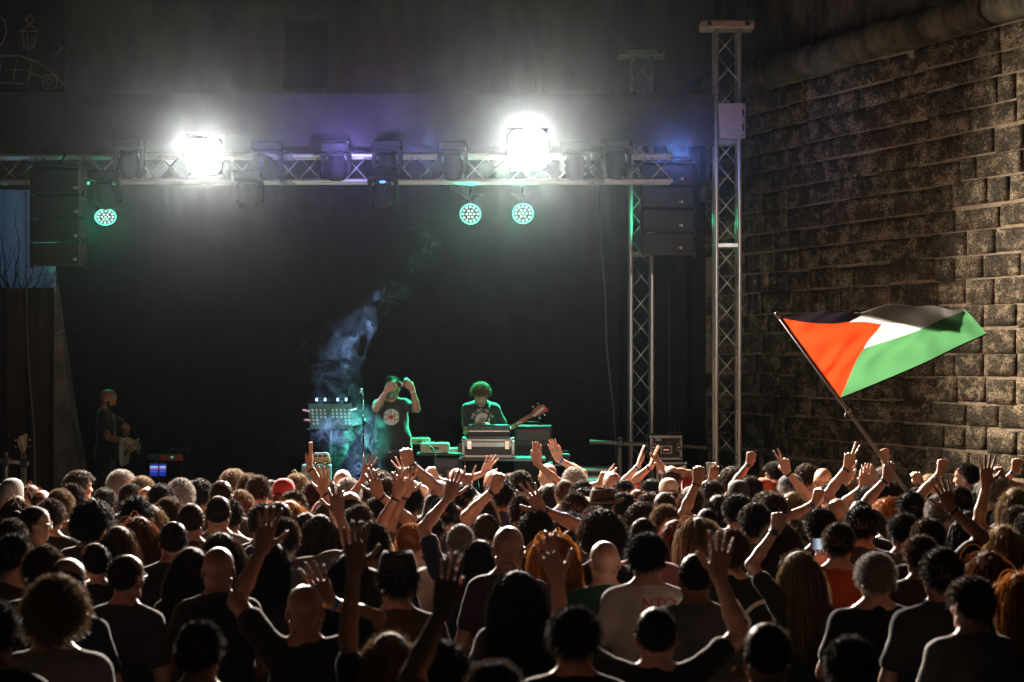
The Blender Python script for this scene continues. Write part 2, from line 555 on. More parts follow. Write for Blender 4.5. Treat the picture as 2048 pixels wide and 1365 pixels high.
def tilter(deg, piv=(0, -.01, 1.50), yaw=0.0, roll=0.0):
    """nod (and turn) of the head about the neck"""
    M = np.array(Matrix.Rotation(R(yaw), 3, 'Z') @ Matrix.Rotation(R(roll), 3, 'Y') @ Matrix.Rotation(R(deg), 3, 'X')); pv = np.array(piv)
    def T(p):
        if p is None: return M
        return pv + M @ (p - pv)
    return T

def body_mesh(arms, build=0.0, female=False, tilt=None, fine=0.0062, face=True, step=0.017):
    """one continuous skin: torso, neck, head, arms, hands, legs"""
    xs_f, ys_f, zs_f = [(-.095, .095, .0092)], [(-.115, .125, .0092)], [(1.49, 1.76, .0085)]
    lo = np.array([-.36, -.22, -.02]); hi = np.array([.36, .26, 1.80])
    if tilt is not None: zs_f = [(1.44, 1.78, .0085)]; ys_f = [(-.15, .2, .0085)]
    for a in arms:
        c = a['w'] + a['u'] * .08
        pts = np.stack([c - .12, c + .12, a['e'] - .08, a['e'] + .08])
        lo = np.minimum(lo, pts.min(0)); hi = np.maximum(hi, pts.max(0))
        if fine < .012:
            ex = .105 if a['pose'] in ('fist', 'grip') else .118
            xs_f.append((c[0] - ex, c[0] + ex, fine)); ys_f.append((c[1] - ex, c[1] + ex, fine)); zs_f.append((c[2] - ex, c[2] + ex, fine))
    F = Field(lines(lo[0], hi[0], step, xs_f), lines(lo[1], hi[1], step, ys_f), lines(lo[2], hi[2], .045, zs_f + [(.8, 1.3, .034), (1.3, 1.5, .020), (1.5, 3.0, .022)]))
    b = build
    sw = .9 if female else 1.0
    F.ell((0, .0, 1.27), (.160 * sw + b * .2, .108 + b * .3, .21), .05)
    F.ell((0, .012 + b * .3, 1.06), (.148 + b, .105 + b * 1.1, .20), .06)
    F.ell((0, -.008, .92), (.162 + b * .7 + (.012 if female else 0), .115 + b * .5, .13), .06)
    for a in arms:
        sd = a['side']; sh = a.get('sh', SHO * np.array([sd, 1, 1])) * np.array([sw if 'sh' not in a else 1, 1, 1])
        F.cap((sd * .05, -.01, 1.41), sh * np.array([.93, 1, 1]), .062, .056, .05)
        F.cap(sh, a['e'], .052 - (.008 if female else 0), .041 - (.005 if female else 0), .03)
        m = a['e'] * .65 + a['w'] * .35
        F.cap(a['e'], m, .039, .040 - (.005 if female else 0), .02); F.cap(m, a['w'], .039 - (.005 if female else 0), .0255, .02)
        n = a['n']; u = a['u']
        s = np.cross(u, n) * sd      # thumb side: right hand, palm forward, fingers up -> thumb towards the body
        s = s if a.get('flip') is None else -s
        hand(F, a['w'], u, n, s, a['pose'])
    for sd in (-1, 1):
        F.cap((sd * .115, -.02, 1.425), (sd * .035, -.018, 1.50), .046, .040, .04)
        F.cap((sd * .085, 0, .90), (sd * .10, .012, .50), .088 + b * .2, .058, .04)
        F.cap((sd * .10, .005, .48), (sd * .10, -.02, .10), .056, .040, .03)
        F.cap((sd * .10, -.03, .05), (sd * .115, .13, .035), .042, .033, .03)
    F.cap((0, -.018, 1.42), (0, .004, 1.56), .056 if not female else .049, .053 if not female else .046, .035)
    head_prims(F, face, tilt)
    v, f = F.mesh()
    return v, f

def shirt_mesh(arms, build=0.0, female=False, seed=0, sleeve=0.62, step=0.017, style='tee', loose=0.014):
    lo = np.array([-.34, -.24, .80]); hi = np.array([.34, .27 + build, 1.58])
    for a in arms:
        lo = np.minimum(lo, a['e'] - .12); hi = np.maximum(hi, a['e'] + .12)
        if sleeve > 1: lo = np.minimum(lo, a['w'] - .1); hi = np.maximum(hi, a['w'] + .1)
    F = Field(lines(lo[0], hi[0], step), lines(lo[1], hi[1], step), lines(lo[2], hi[2], step))
    b = build; g = loose; sw = .9 if female else 1.0
    F.ell((0, .0, 1.27), (.160 * sw + b * .2 + g, .108 + b * .3 + g, .215), .05)
    F.ell((0, .012 + b * .3, 1.06), (.156 + b + g, .112 + b * 1.1 + g, .22), .07)
    F.ell((0, -.005, .93), (.170 + b * .8 + g, .122 + b * .6 + g, .16), .07)
    for a in arms:
        sd = a['side']; sh = a.get('sh', SHO * np.array([sd, 1, 1])) * np.array([sw if 'sh' not in a else 1, 1, 1])
        if style != 'tank':
            F.cap((sd * .05, -.01, 1.41), sh * np.array([.93, 1, 1]), .066 + g * .5, .060 + g * .6, .05)
            e = sh + (a['e'] - sh) * min(sleeve, 1.0)
            F.cap(sh, e, .052 + g * .6, .051 + g * .9, .035)
            if sleeve > 1: F.cap(a['e'], a['e'] + (a['w'] - a['e']) * .93, .048 + g, .036 + g * .6, .03)
        else:
            F.cap((sd * .085, -.05, 1.33), (sd * .10, -.02, 1.455), .026, .022, .03); F.cap((sd * .10, -.02, 1.455), (sd * .08, .07, 1.36), .022, .03, .03)
    if style != 'tank':
        for sd in (-1, 1):
            F.cap((sd * .115, -.02, 1.425), (sd * .045, -.020, 1.478), .048 + g * .4, .036 + g * .4, .04)
        F.cap((0, -.03, 1.44), (0, -.022, 1.475), .060, .056, .02)
        if style == 'polo':
            F.cap((-.035, -.035, 1.488), (.035, -.035, 1.488), .034, .034, .012); F.cap((-.05, -.01, 1.485), (-.035, .035, 1.465), .022, .018, .012); F.cap((.05, -.01, 1.485), (.035, .035, 1.465), .022, .018, .012)
        F.cap((0, .03, 1.52), (0, .085, 1.485), .046, .030, .015, True)
    F.wrinkle(.0034, seed); F.wrinkle(.0016, seed + 5, f=(34, 26, 46))
    F.cut_below(.845)
    return F.mesh()

def trousers_mesh():
    F = Field(lines(-.26, .26, .022), lines(-.2, .2, .022), lines(.06, 1.04, .026))
    F.ell((0, -.006, .92), (.176, .130, .13), .05)
    for sd in (-1, 1):
        F.cap((sd * .088, 0, .90), (sd * .102, .012, .50), .102, .076, .04)
        F.cap((sd * .102, .008, .50), (sd * .102, -.018, .10), .076, .066, .03)
    F.wrinkle(.003, 3)
    F.cut_below(.085)
    return F.mesh()
# ------------------------------------------------------------------ skin, cloth and hair take each object's own colour
def own_colour(name, rough, var, scale, bump=0.0, bscale=200, transl=0.0, sheen=0.0, sss=0.0, spec=0.5):
    m, t, b = newmat(name)
    oi = N(t, 'ShaderNodeObjectInfo'); tc = N(t, 'ShaderNodeTexCoord')
    nz = N(t, 'ShaderNodeTexNoise', inp={'Scale': scale, 'Detail': 4.0})
    t.links.new(tc.outputs['Object'], nz.inputs['Vector'])
    rp = N(t, 'ShaderNodeMapRange', inp={'From Min': .3, 'From Max': .7, 'To Min': 1 - var, 'To Max': 1 + var * .6})
    t.links.new(nz.outputs[0], rp.inputs[0])
    mx = N(t, 'ShaderNodeVectorMath', operation='SCALE')
    t.links.new(oi.outputs['Color'], mx.inputs[0]); t.links.new(rp.outputs[0], mx.inputs['Scale'])
    t.links.new(mx.outputs[0], b.inputs['Base Color'])
    b.inputs['Roughness'].default_value = rough
    b.inputs['Specular IOR Level'].default_value = spec
    if sheen: b.inputs['Sheen Weight'].default_value = sheen; b.inputs['Sheen Roughness'].default_value = .4
    if sss:
        b.inputs['Subsurface Weight'].default_value = sss; b.inputs['Subsurface Radius'].default_value = (1, .25, .12); b.inputs['Subsurface Scale'].default_value = .012
    if bump:
        n2 = N(t, 'ShaderNodeTexNoise', inp={'Scale': bscale, 'Detail': 3.0}); t.links.new(tc.outputs['Object'], n2.inputs['Vector'])
        bp = N(t, 'ShaderNodeBump', inp={'Strength': bump, 'Distance': .004}); t.links.new(n2.outputs[0], bp.inputs['Height']); t.links.new(bp.outputs[0], b.inputs['Normal'])
    if transl:
        tr = N(t, 'ShaderNodeBsdfTranslucent'); t.links.new(mx.outputs[0], tr.inputs['Color'])
        ms = N(t, 'ShaderNodeMixShader', inp={0: transl}); t.links.new(b.outputs[0], ms.inputs[1]); t.links.new(tr.outputs[0], ms.inputs[2])
        t.links.new(ms.outputs[0], t.nodes['Material Output'].inputs['Surface'])
    return m
SKIN = own_colour('skin', .42, .16, 22, .25, 260, sss=.25)
CLOTH = own_colour('cloth', .85, .22, 9, .5, 420, sheen=.32, spec=.2)
HAIR = own_colour('hair_strands', .62, .4, 60, .5, 500, transl=.24, spec=.18)
STRIPED, _t, _b = newmat('striped_cloth')
_tc = N(_t, 'ShaderNodeTexCoord'); _sx = N(_t, 'ShaderNodeSeparateXYZ'); _t.links.new(_tc.outputs['Object'], _sx.inputs[0])
_mu = N(_t, 'ShaderNodeMath', operation='MULTIPLY', inp={1: 26.0}); _t.links.new(_sx.outputs[2], _mu.inputs[0])
_fr = N(_t, 'ShaderNodeMath', operation='FRACT'); _t.links.new(_mu.outputs[0], _fr.inputs[0])
_gt = N(_t, 'ShaderNodeMath', operation='GREATER_THAN', inp={1: .72}); _t.links.new(_fr.outputs[0], _gt.inputs[0])
_mc = N(_t, 'ShaderNodeMix', data_type='RGBA'); _mc.inputs['A'].default_value = (.03, .025, .025, 1); _mc.inputs['B'].default_value = (.45, .40, .34, 1)
_t.links.new(_gt.outputs[0], _mc.inputs['Factor']); _t.links.new(_mc.outputs['Result'], _b.inputs['Base Color']); _b.inputs['Roughness'].default_value = .9

# ------------------------------------------------------------------ hair: a close shell plus single strands
SKC = np.array([0, -.008, 1.648]); SKR = np.array([.0785, .099, .0965])
def hairline(d):
    return np.interp(d[:, 1], [-1, -.6, -.15, .15, .45, 1], [-.80, -.78, -.50, -.10, .18, .40])
def fib(n):
    i = np.arange(n) + .5; ph = math.pi * (1 + 5 ** .5) * i; z = 1 - 2 * i / n; r = np.sqrt(1 - z * z)
    return np.stack([r * np.cos(ph), r * np.sin(ph), z], 1)
def snoise(p, seed, f=1.0):
    r = np.random.default_rng(seed); w = 0
    for i in range(5):
        q = r.normal(size=3) * f * (1 + .5 * i); w = w + np.sin(p @ q + r.uniform(0, 6.28)) / (1 + .4 * i)
    return w / 2.6
def shell(thick, lump, f, seed, keep=None, nu=44, nv=30):
    u = np.linspace(0, 2 * np.pi, nu, endpoint=False); v = np.linspace(0.02, .86 * np.pi, nv)
    V, U = np.meshgrid(v, u, indexing='ij')
    d = np.stack([np.sin(V) * np.cos(U), np.sin(V) * np.sin(U), np.cos(V)], -1).reshape(-1, 3)
    m = np.clip((d[:, 2] - hairline(d)) / .30, 0, 1)
    if keep is not None: m = m * keep(d)
    m = m * m * (3 - 2 * m)
    th = thick(d) if callable(thick) else thick
    r = .955 + m * (.045 + th / .09 + lump * snoise(d, seed, f) / .09)
    p = SKC + d * SKR * r[:, None]
    fs = [(i * nu + j, i * nu + (j + 1) % nu, (i + 1) * nu + (j + 1) % nu, (i + 1) * nu + j) for i in range(nv - 1) for j in range(nu)]
    return p, np.array(fs)[:, ::-1]
def ribbons(paths, w0, w1, seed):
    """paths (n, m, 3) -> thin tapered ribbons"""
    n, m, _ = paths.shape; r = np.random.default_rng(seed)
    t = np.gradient(paths, axis=1); t /= np.linalg.norm(t, axis=2, keepdims=True) + 1e-9
    a = r.normal(size=(n, 1, 3)); s = np.cross(t, np.broadcast_to(a, t.shape)); s /= np.linalg.norm(s, axis=2, keepdims=True) + 1e-9
    wd = (w0 + (w1 - w0) * np.linspace(0, 1, m))[None, :, None] * r.uniform(.6, 1.2, (n, 1, 1))
    v = np.stack([paths - s * wd, paths + s * wd], 2).reshape(-1, 3)
    i = (np.arange(n)[:, None] * m + np.arange(m - 1)[None, :]).ravel() * 2
    return v, np.stack([i, i + 1, i + 3, i + 2], 1)
def roots(n, seed, keep=None, lift=0.0):
    r = np.random.default_rng(seed)
    d = r.normal(size=(n * 3, 3)); d /= np.linalg.norm(d, axis=1, keepdims=True)
    m = np.clip((d[:, 2] - hairline(d)) / .12, 0, 1)
    if keep is not None: m = m * keep(d)
    d = d[r.uniform(size=len(d)) < m][:n]
    return d, SKC + d * SKR * (1 + lift)
def flow(d, p, length, m, seed, out=.5, wave=0.0, wf=9.0, fall=1.0, part=0.0, spread=.02):
    """strands that leave the scalp, then hang"""
    r = np.random.default_rng(seed); n = len(p)
    L = length * r.uniform(.75, 1.08, n); st = (L / (m - 1))[:, None]
    nrm = d / SKR; nrm /= np.linalg.norm(nrm, axis=1, keepdims=True)
    v = nrm * out + np.array([0, -.35, -.3]) + np.stack([np.sign(d[:, 0]) * part, 0 * L, 0 * L], 1) + r.normal(size=(n, 3)) * .22
    P_ = [p]; q = p.copy(); ph = r.uniform(0, 6.28, n); amp = wave * r.uniform(.5, 1.2, n)
    for i in range(1, m):
        v = v * .72 + np.array([0, 0, -1.0]) * fall * .42 + r.normal(size=(n, 3)) * .05
        v /= np.linalg.norm(v, axis=1, keepdims=True)
        q = q + v * st
        e = (q - SKC) / (SKR * 1.10); k = np.linalg.norm(e, axis=1); ins = k < 1
        q[ins] = SKC + (q - SKC)[ins] / k[ins][:, None]
        low = q[:, 2] < 1.52
        neck = np.hypot(q[:, 0] / .085, (q[:, 1] + .01) / .085); a = low & (neck < 1)
        q[a, :2] = q[a, :2] / np.maximum(neck[a], .2)[:, None]
        b = low & (q[:, 2] < 1.47); back = -.115 - .02 * np.clip((1.47 - q[:, 2]) / .15, 0, 1)
        on = b & (q[:, 1] > back) & (q[:, 1] < .02); q[on, 1] = q[on, 1] * .3 + back[on] * .7
        w_ = np.stack([np.cos(ph + i * wf / m * 6), np.sin(ph + i * wf / m * 6), 0 * ph], 1) * amp[:, None] * min(1, i / 3)
        P_.append(q + w_)
    return np.stack(P_, 1)
def curls(d, p, length, rad, turns, m, seed):
    r = np.random.default_rng(seed); n = len(p)
    nrm = d / SKR + r.normal(size=(n, 3)) * 3.4; nrm /= np.linalg.norm(nrm, axis=1, keepdims=True)
    a = np.cross(nrm, r.normal(size=(n, 3))); a /= np.linalg.norm(a, axis=1, keepdims=True); b = np.cross(nrm, a)
    t = np.linspace(0, 1, m); L = length * r.uniform(.5, 1.15, n); ph = r.uniform(0, 6.28, n); tr = turns * r.uniform(.7, 1.3, n)
    ang = ph[:, None] + 6.28 * tr[:, None] * t[None]; rr = rad * r.uniform(.5, 1.2, n)[:, None] * np.sqrt(t)[None]
    return p[:, None] + nrm[:, None] * (L[:, None] * t[None])[..., None] + a[:, None] * (rr * np.cos(ang))[..., None] + b[:, None] * (rr * np.sin(ang))[..., None] + np.array([0, 0, -1]) * (L[:, None] * .35 * t[None] ** 2)[..., None]
def join(parts):
    vs, fs, o = [], [], 0
    for v, f in parts:
        vs.append(v); fs.append(f + o); o += len(v)
    return np.concatenate(vs), np.concatenate(fs)
_HM = {}
def hair_mesh(kind, var=0):
    if (kind, var) in _HM: return _HM[(kind, var)]
    s = hash_(kind) + var * 17
    bald = lambda d: np.clip((.34 - d[:, 2] + .4 * np.clip(-d[:, 1], 0, 1)) / .2, 0, 1)
    if kind == 'buzz':
        pr = [shell(.003, .0005, 6, s)]
        d, p = roots(2400, s); pr.append(ribbons(curls(d, p, .017, .002, .3, 3, s), .0013, .0005, s))
    elif kind == 'balding':
        pr = [shell(.007, .002, 6, s, bald)]
        d, p = roots(1300, s, bald); pr.append(ribbons(curls(d, p, .024, .003, .5, 3, s), .0013, .0004, s))
    elif kind == 'short':
        th = lambda d: .003 + .009 * np.clip(d[:, 2] + .1, 0, 1)
        pr = [shell(th, .006, 9, s)]
        d, p = roots(3000, s, lift=.05); pr.append(ribbons(curls(d, p, .034, .006, .7, 5, s), .0018, .0006, s))
    elif kind == 'quiff':
        th = lambda d: .010 + .034 * np.clip(d[:, 2] - .1 + .25 * d[:, 1], 0, 1)
        pr = [shell(th, .006, 6, s)]
        d, p = roots(2600, s, lift=.12); pr.append(ribbons(curls(d, p, .048, .008, .6, 5, s), .0015, .0004, s))
    elif kind == 'curly':
        th = lambda d: .010 + .014 * np.clip(d[:, 2], 0, 1)
        pr = [shell(th, .011, 10, s)]
        d, p = roots(2300, s, lift=.10); pr.append(ribbons(curls(d, p, .046, .009, 1.6, 10, s), .0024, .0011, s))
    elif kind == 'bigcurly':
        th = lambda d: .034 + .02 * np.clip(d[:, 2], 0, 1)
        pr = [shell(th, .018, 8, s)]
        d, p = roots(2800, s, lift=.30); pr.append(ribbons(curls(d, p, .062, .012, 2.0, 11, s), .0026, .0011, s))
    elif kind in ('long', 'wavy', 'bob', 'curlylong'):
        th = lambda d: .014 + .010 * np.clip(d[:, 2], 0, 1)
        pr = [shell(th, .003, 5, s)]
        L, wv, wf, o = {'long': (.44, .002, 3, .4), 'wavy': (.40, .010, 7, .6), 'bob': (.24, .004, 4, .6), 'curlylong': (.34, .018, 15, 1.0)}[kind]
        d, p = roots(1500, s, lift=.06); pr.append(ribbons(flow(d, p, L, 14, s, o, wv, wf, part=.25), .0032, .0010, s))
        d, p = roots(420, s + 5, lift=.2); pr.append(ribbons(curls(d, p, .045, .010, .7, 6, s), .0011, .0004, s))
    elif kind == 'bun':
        pr = [shell(.010, .002, 8, s)]
        F = Field(lines(-.06, .06, .008), lines(-.2, -.04, .008), lines(1.62, 1.76, .008)); F.ell((0, -.122, 1.69), (.036, .034, .036), .01); F.wrinkle(.003, 3); pr.append(F.mesh())
        d, p = roots(500, s, lift=.12); pr.append(ribbons(curls(d, p, .03, .006, .6, 5, s), .0012, .0004, s))
    elif kind == 'ponytail':
        pr = [shell(.011, .002, 8, s)]
        r = np.random.default_rng(s); n = 420
        d = norm([0, -1, .25]) + r.normal(size=(n, 3)) * .12; p = np.array([0, -.115, 1.675]) + r.normal(size=(n, 3)) * .012
        pr.append(ribbons(flow(d, p, .34, 14, s, .8, .006, 5), .0032, .0010, s))
        d, p = roots(500, s, lift=.12); pr.append(ribbons(curls(d, p, .03, .006, .6, 5, s), .0012, .0004, s))
    elif kind == 'beard':
        F = Field(lines(-.09, .09, .007), lines(-.03, .14, .007), lines(1.47, 1.63, .007))
        F.ell((0, .052, 1.535), (.054, .054, .042), .02); F.cap((.06, .012, 1.60), (.05, .04, 1.545), .016, .02, .02); F.cap((-.06, .012, 1.60), (-.05, .04, 1.545), .016, .02, .02)
        F.cap((-.028, .094, 1.573), (.028, .094, 1.573), .009, .009, .01); F.cap((-.017, .108, 1.556), (.017, .108, 1.556), .010, .010, .006, True); F.wrinkle(.002, 2, f=(40, 40, 40))
        pr = [F.mesh()]
    me = mesh_np('hair_' + kind, *join(pr))
    me.materials.append(HAIR)
    _HM[(kind, var)] = me
    return me
def hash_(t): return sum(ord(c) * (i + 3) for i, c in enumerate(t)) % 997

# ------------------------------------------------------------------ headwear, glasses, bands (worn: children of the person)
FELT = own_colour('felt', .9, .2, 20, .4, 300)
def hat_mesh(kind):
    key = ('hat', kind)
    if key in _HM: return _HM[key]
    n = 40; vs = []; fs = []
    def ring(fn): 
        o = len(vs)
        for k in range(n): vs.append(fn(2 * math.pi * k / n))
        return o
    def skin(a, b): fs.extend([(a + k, a + (k + 1) % n, b + (k + 1) % n, b + k) for k in range(n)])
    if kind in ('fedora', 'trilby'):
        bw = .062 if kind == 'fedora' else .045
        def brim(e, dz):
            return lambda t: (math.cos(t) * (.092 + e), -.008 + math.sin(t) * (.112 + e), 1.672 + dz + e * (.55 * math.cos(t) ** 2 - .15 * math.sin(t) ** 2 + (.35 if math.sin(t) < 0 else -.25) * abs(math.sin(t)) ** 3))
        rs = [ring(brim(-.004, -.004)), ring(brim(bw, -.004)), ring(brim(bw + .002, 0)), ring(brim(bw, .003)), ring(brim(0, .004))]
        for z, e in ((.02, -.001), (.05, -.006), (.078, -.014), (.095, -.026)):
            rs.append(ring(lambda t: (math.cos(t) * (.092 + e) * (1 - .12 * max(0, math.sin(t)) * (z / .09)), -.008 + math.sin(t) * (.112 + e), 1.672 + z + .012 * (z / .09) * abs(math.cos(t)) ** 2)))
        rs.append(ring(lambda t: (math.cos(t) * .045, -.008 + math.sin(t) * .065, 1.752)))
        rs.append(ring(lambda t: (math.cos(t) * .006, -.008 + math.sin(t) * .04, 1.738)))
        for a, b in zip(rs[:-1], rs[1:]): skin(a, b)
        skin(rs[0], rs[4])
    elif kind in ('cap', 'cap_back', 'beanie'):
        q = 1 if kind == 'cap' else -1
        prof = [(1.0, -.012), (1.02, .02), (.99, .045), (.90, .072), (.70, .096), (.40, .110), (.03, .115)] if kind != 'beanie' else [(1.03, -.05), (1.05, -.03), (1.03, 0), (1.03, .04), (.96, .075), (.75, .10), (.4, .118), (.03, .122)]
        rs = [ring(lambda t: (math.cos(t) * .086 * r, -.008 + math.sin(t) * .108 * r, 1.655 + z + (.02 * q * math.sin(t) if z < 0 and kind != 'beanie' else 0))) for r, z in prof]
        for a, b in zip(rs[:-1], rs[1:]): skin(a, b)
        if kind != 'beanie':
            o = len(vs); m = 16
            for lay, dz in ((0, 0), (1, .004)):
                for e in (0.0, .5, 1.0):
                    for k in range(m + 1):
                        t = math.pi * (.12 + .76 * k / m)
                        vs.append((math.cos(t) * (.084 - .012 * e), q * (math.sin(t) * .106 + e * .068 * math.sin(t) ** .8) - .008, 1.652 + dz - .022 * e + .020 * e * (1 - math.cos(t) ** 2) * .6))
            w = m + 1
            for lay in (0, 1):
                for e in (0, 1):
                    for k in range(m):
                        a = o + lay * 3 * w + e * w + k; f = (a, a + 1, a + w + 1, a + w); fs.append(f if lay else f[::-1])
            for k in range(m): a = o + 2 * w + k; fs.append((a, a + 1, a + 3 * w + 1, a + 3 * w))
            for (r0) in (o + 4 * w,): pass
    elif kind == 'flat_cap':
        prof = [(1.0, -.012, 0), (1.10, .008, .004), (1.16, .028, .010), (1.05, .060, .012), (.70, .084, .008), (.03, .094, .004)]
        rs = [ring(lambda t: (math.cos(t) * .086 * r, -.004 + y + math.sin(t) * (.110 * r + (.03 * max(0, math.sin(t)) ** 2 if z < .03 else 0)), 1.662 + z - .35 * max(0, math.sin(t)) * max(0, z))) for r, z, y in prof]
        for a, b in zip(rs[:-1], rs[1:]): skin(a, b)
    me = mesh_np(kind, np.array(vs), np.array(fs)); me.materials.append(FELT)
    _HM[key] = me
    return me
def glasses_mesh():
    if 'glasses' in _HM: return _HM['glasses']
    b = MB()
    for sd in (-1, 1):
        b.path([(sd * (.036 + .022 * math.cos(t)), .112 - .012 * abs(math.cos(t)) * (sd * math.cos(t) > 0), 1.628 + .017 * math.sin(t)) for t in np.linspace(0, 2 * math.pi, 14, endpoint=False)], .0028, 5, closed=True)
        b.path([(sd * .058, .100, 1.634), (sd * .082, .04, 1.636), (sd * .088, -.02, 1.634), (sd * .084, -.04, 1.615)], .0026, 5)
    b.path([(-.014, .113, 1.632), (0, .116, 1.635), (.014, .113, 1.632)], .0026, 5)
    _HM['glasses'] = b.mesh('glasses'); _HM['glasses'].materials.append(BLACKP)
    return _HM['glasses']
def band_mesh(a, w=.016, r=.0305, name='wristband'):
    u = norm(a['w'] - a['e']); c = a['w'] - u * .022
    b = MB(); b.lathe([(r * .93, -w / 2), (r * 1.06, -w / 2), (r * 1.08, 0), (r * 1.03, w / 2), (r * .9, w / 2)], c, u, 18)
    if name == 'wristwatch':
        n = a['n'] * -1; b.lathe([(.018, 0), (.018, .007), (.015, .009)], c + n * r * .95, n, 16)
    return b.mesh(name)

def text_geo(body, size, extrude=0.0):
    cu = bpy.data.curves.new('lettering', 'FONT'); cu.body = body; cu.size = size; cu.align_x = 'CENTER'; cu.align_y = 'CENTER'; cu.resolution_u = 3
    o = bpy.data.objects.new('lettering', cu); COL.objects.link(o)
    dg = bpy.context.evaluated_depsgraph_get(); me = bpy.data.meshes.new_from_object(o.evaluated_get(dg))
    vs = [tuple(v.co) for v in me.vertices]; fs = [tuple(p.vertices) for p in me.polygons]
    bpy.data.objects.remove(o); bpy.data.meshes.remove(me); bpy.data.curves.remove(cu)
    return vs, fs
def disc_geo(r, c=(0, 0), n=28, r0=0.0):
    vs = []; fs = []
    if r0 <= 0:
        for rr in (r * .33, r * .66, r):
            vs += [(c[0] + rr * math.cos(6.2832 * k / n), c[1] + rr * math.sin(6.2832 * k / n), 0) for k in range(n)]
        vs.append((c[0], c[1], 0)); fs = [(len(vs) - 1, k, (k + 1) % n) for k in range(n)]
        for i in (0, 1): fs += [(i * n + k, (i + 1) * n + k, (i + 1) * n + (k + 1) % n, i * n + (k + 1) % n) for k in range(n)]
    else:
        for rr in (r0, r): vs += [(c[0] + rr * math.cos(6.2832 * k / n), c[1] + rr * math.sin(6.2832 * k / n), 0) for k in range(n)]
        fs = [(k, n + k, n + (k + 1) % n, (k + 1) % n) for k in range(n)]
    return vs, fs
def stroke_geo(pts, w):
    vs = []; fs = []; m = len(pts)
    for i, p in enumerate(pts):
        a = Vector(pts[max(i - 1, 0)]); b = Vector(pts[min(i + 1, m - 1)]); t = (b - a).normalized(); n = Vector((-t.y, t.x))
        vs += [(p[0] - n.x * w / 2, p[1] - n.y * w / 2, 0), (p[0] + n.x * w / 2, p[1] + n.y * w / 2, 0)]
    fs = [(2 * i, 2 * i + 1, 2 * i + 3, 2 * i + 2) for i in range(m - 1)]
    return vs, fs
def shirt_of(o): return next(c for c in o.children if c.name.split('.')[0] in ('t_shirt', 'tank_top', 'polo_shirt'))
def print_on(name, geo, x, z, shirt_me, back, m, parent, off=.004):
    """flat print laid on a shirt (local frame); back: seen from -Y"""
    from mathutils.bvhtree import BVHTree
    vs, fs = geo
    bvh = BVHTree.FromPolygons([v.co for v in shirt_me.vertices], [tuple(p.vertices) for p in shirt_me.polygons])
    out = []
    for a, b, _ in vs:
        X = x + a if back else x - a
        o = Vector((X, -1.0 if back else 1.0, z + b)); d = Vector((0, 1 if back else -1, 0))
        h = bvh.ray_cast(o, d)[0]
        y = (h.y if h is not None else (-.12 if back else .12)) + (-off if back else off)
        out.append((X, y, z + b))
    me = bpy.data.meshes.new(name); me.from_pydata(out, [], fs); me.update()
    return link(name, me, m, parent)

# ------------------------------------------------------------------ assembling a person
HC = dict(black=(.010, .008, .007), dark=(.020, .013, .009), brown=(.046, .027, .015), chestnut=(.075, .036, .018), auburn=(.13, .046, .018), orange=(.36, .13, .025), red=(.22, .05, .025), fair=(.17, .11, .058), blond=(.34, .22, .10), grey=(.30, .28, .26), white=(.55, .53, .50))
CC = dict(black=(.014, .013, .013), charcoal=(.04, .038, .04), navy=(.018, .026, .055), grey=(.17, .17, .175), white=(.62, .59, .55), beige=(.42, .34, .24), red=(.42, .03, .02), orange=(.55, .09, .02), green=(.02, .075, .045), blue=(.07, .14, .30), purple=(.07, .035, .075), pink=(.42, .16, .19), brown=(.10, .055, .03), mustard=(.30, .19, .05), striped=(.2, .18, .16))
SKT = [(.42, .225, .145), (.36, .185, .115), (.52, .30, .215), (.30, .15, .09)]
_BM = {}
def std_arms(k): return [default_arm(1, k), default_arm(-1, k)]
TROUSERS = None
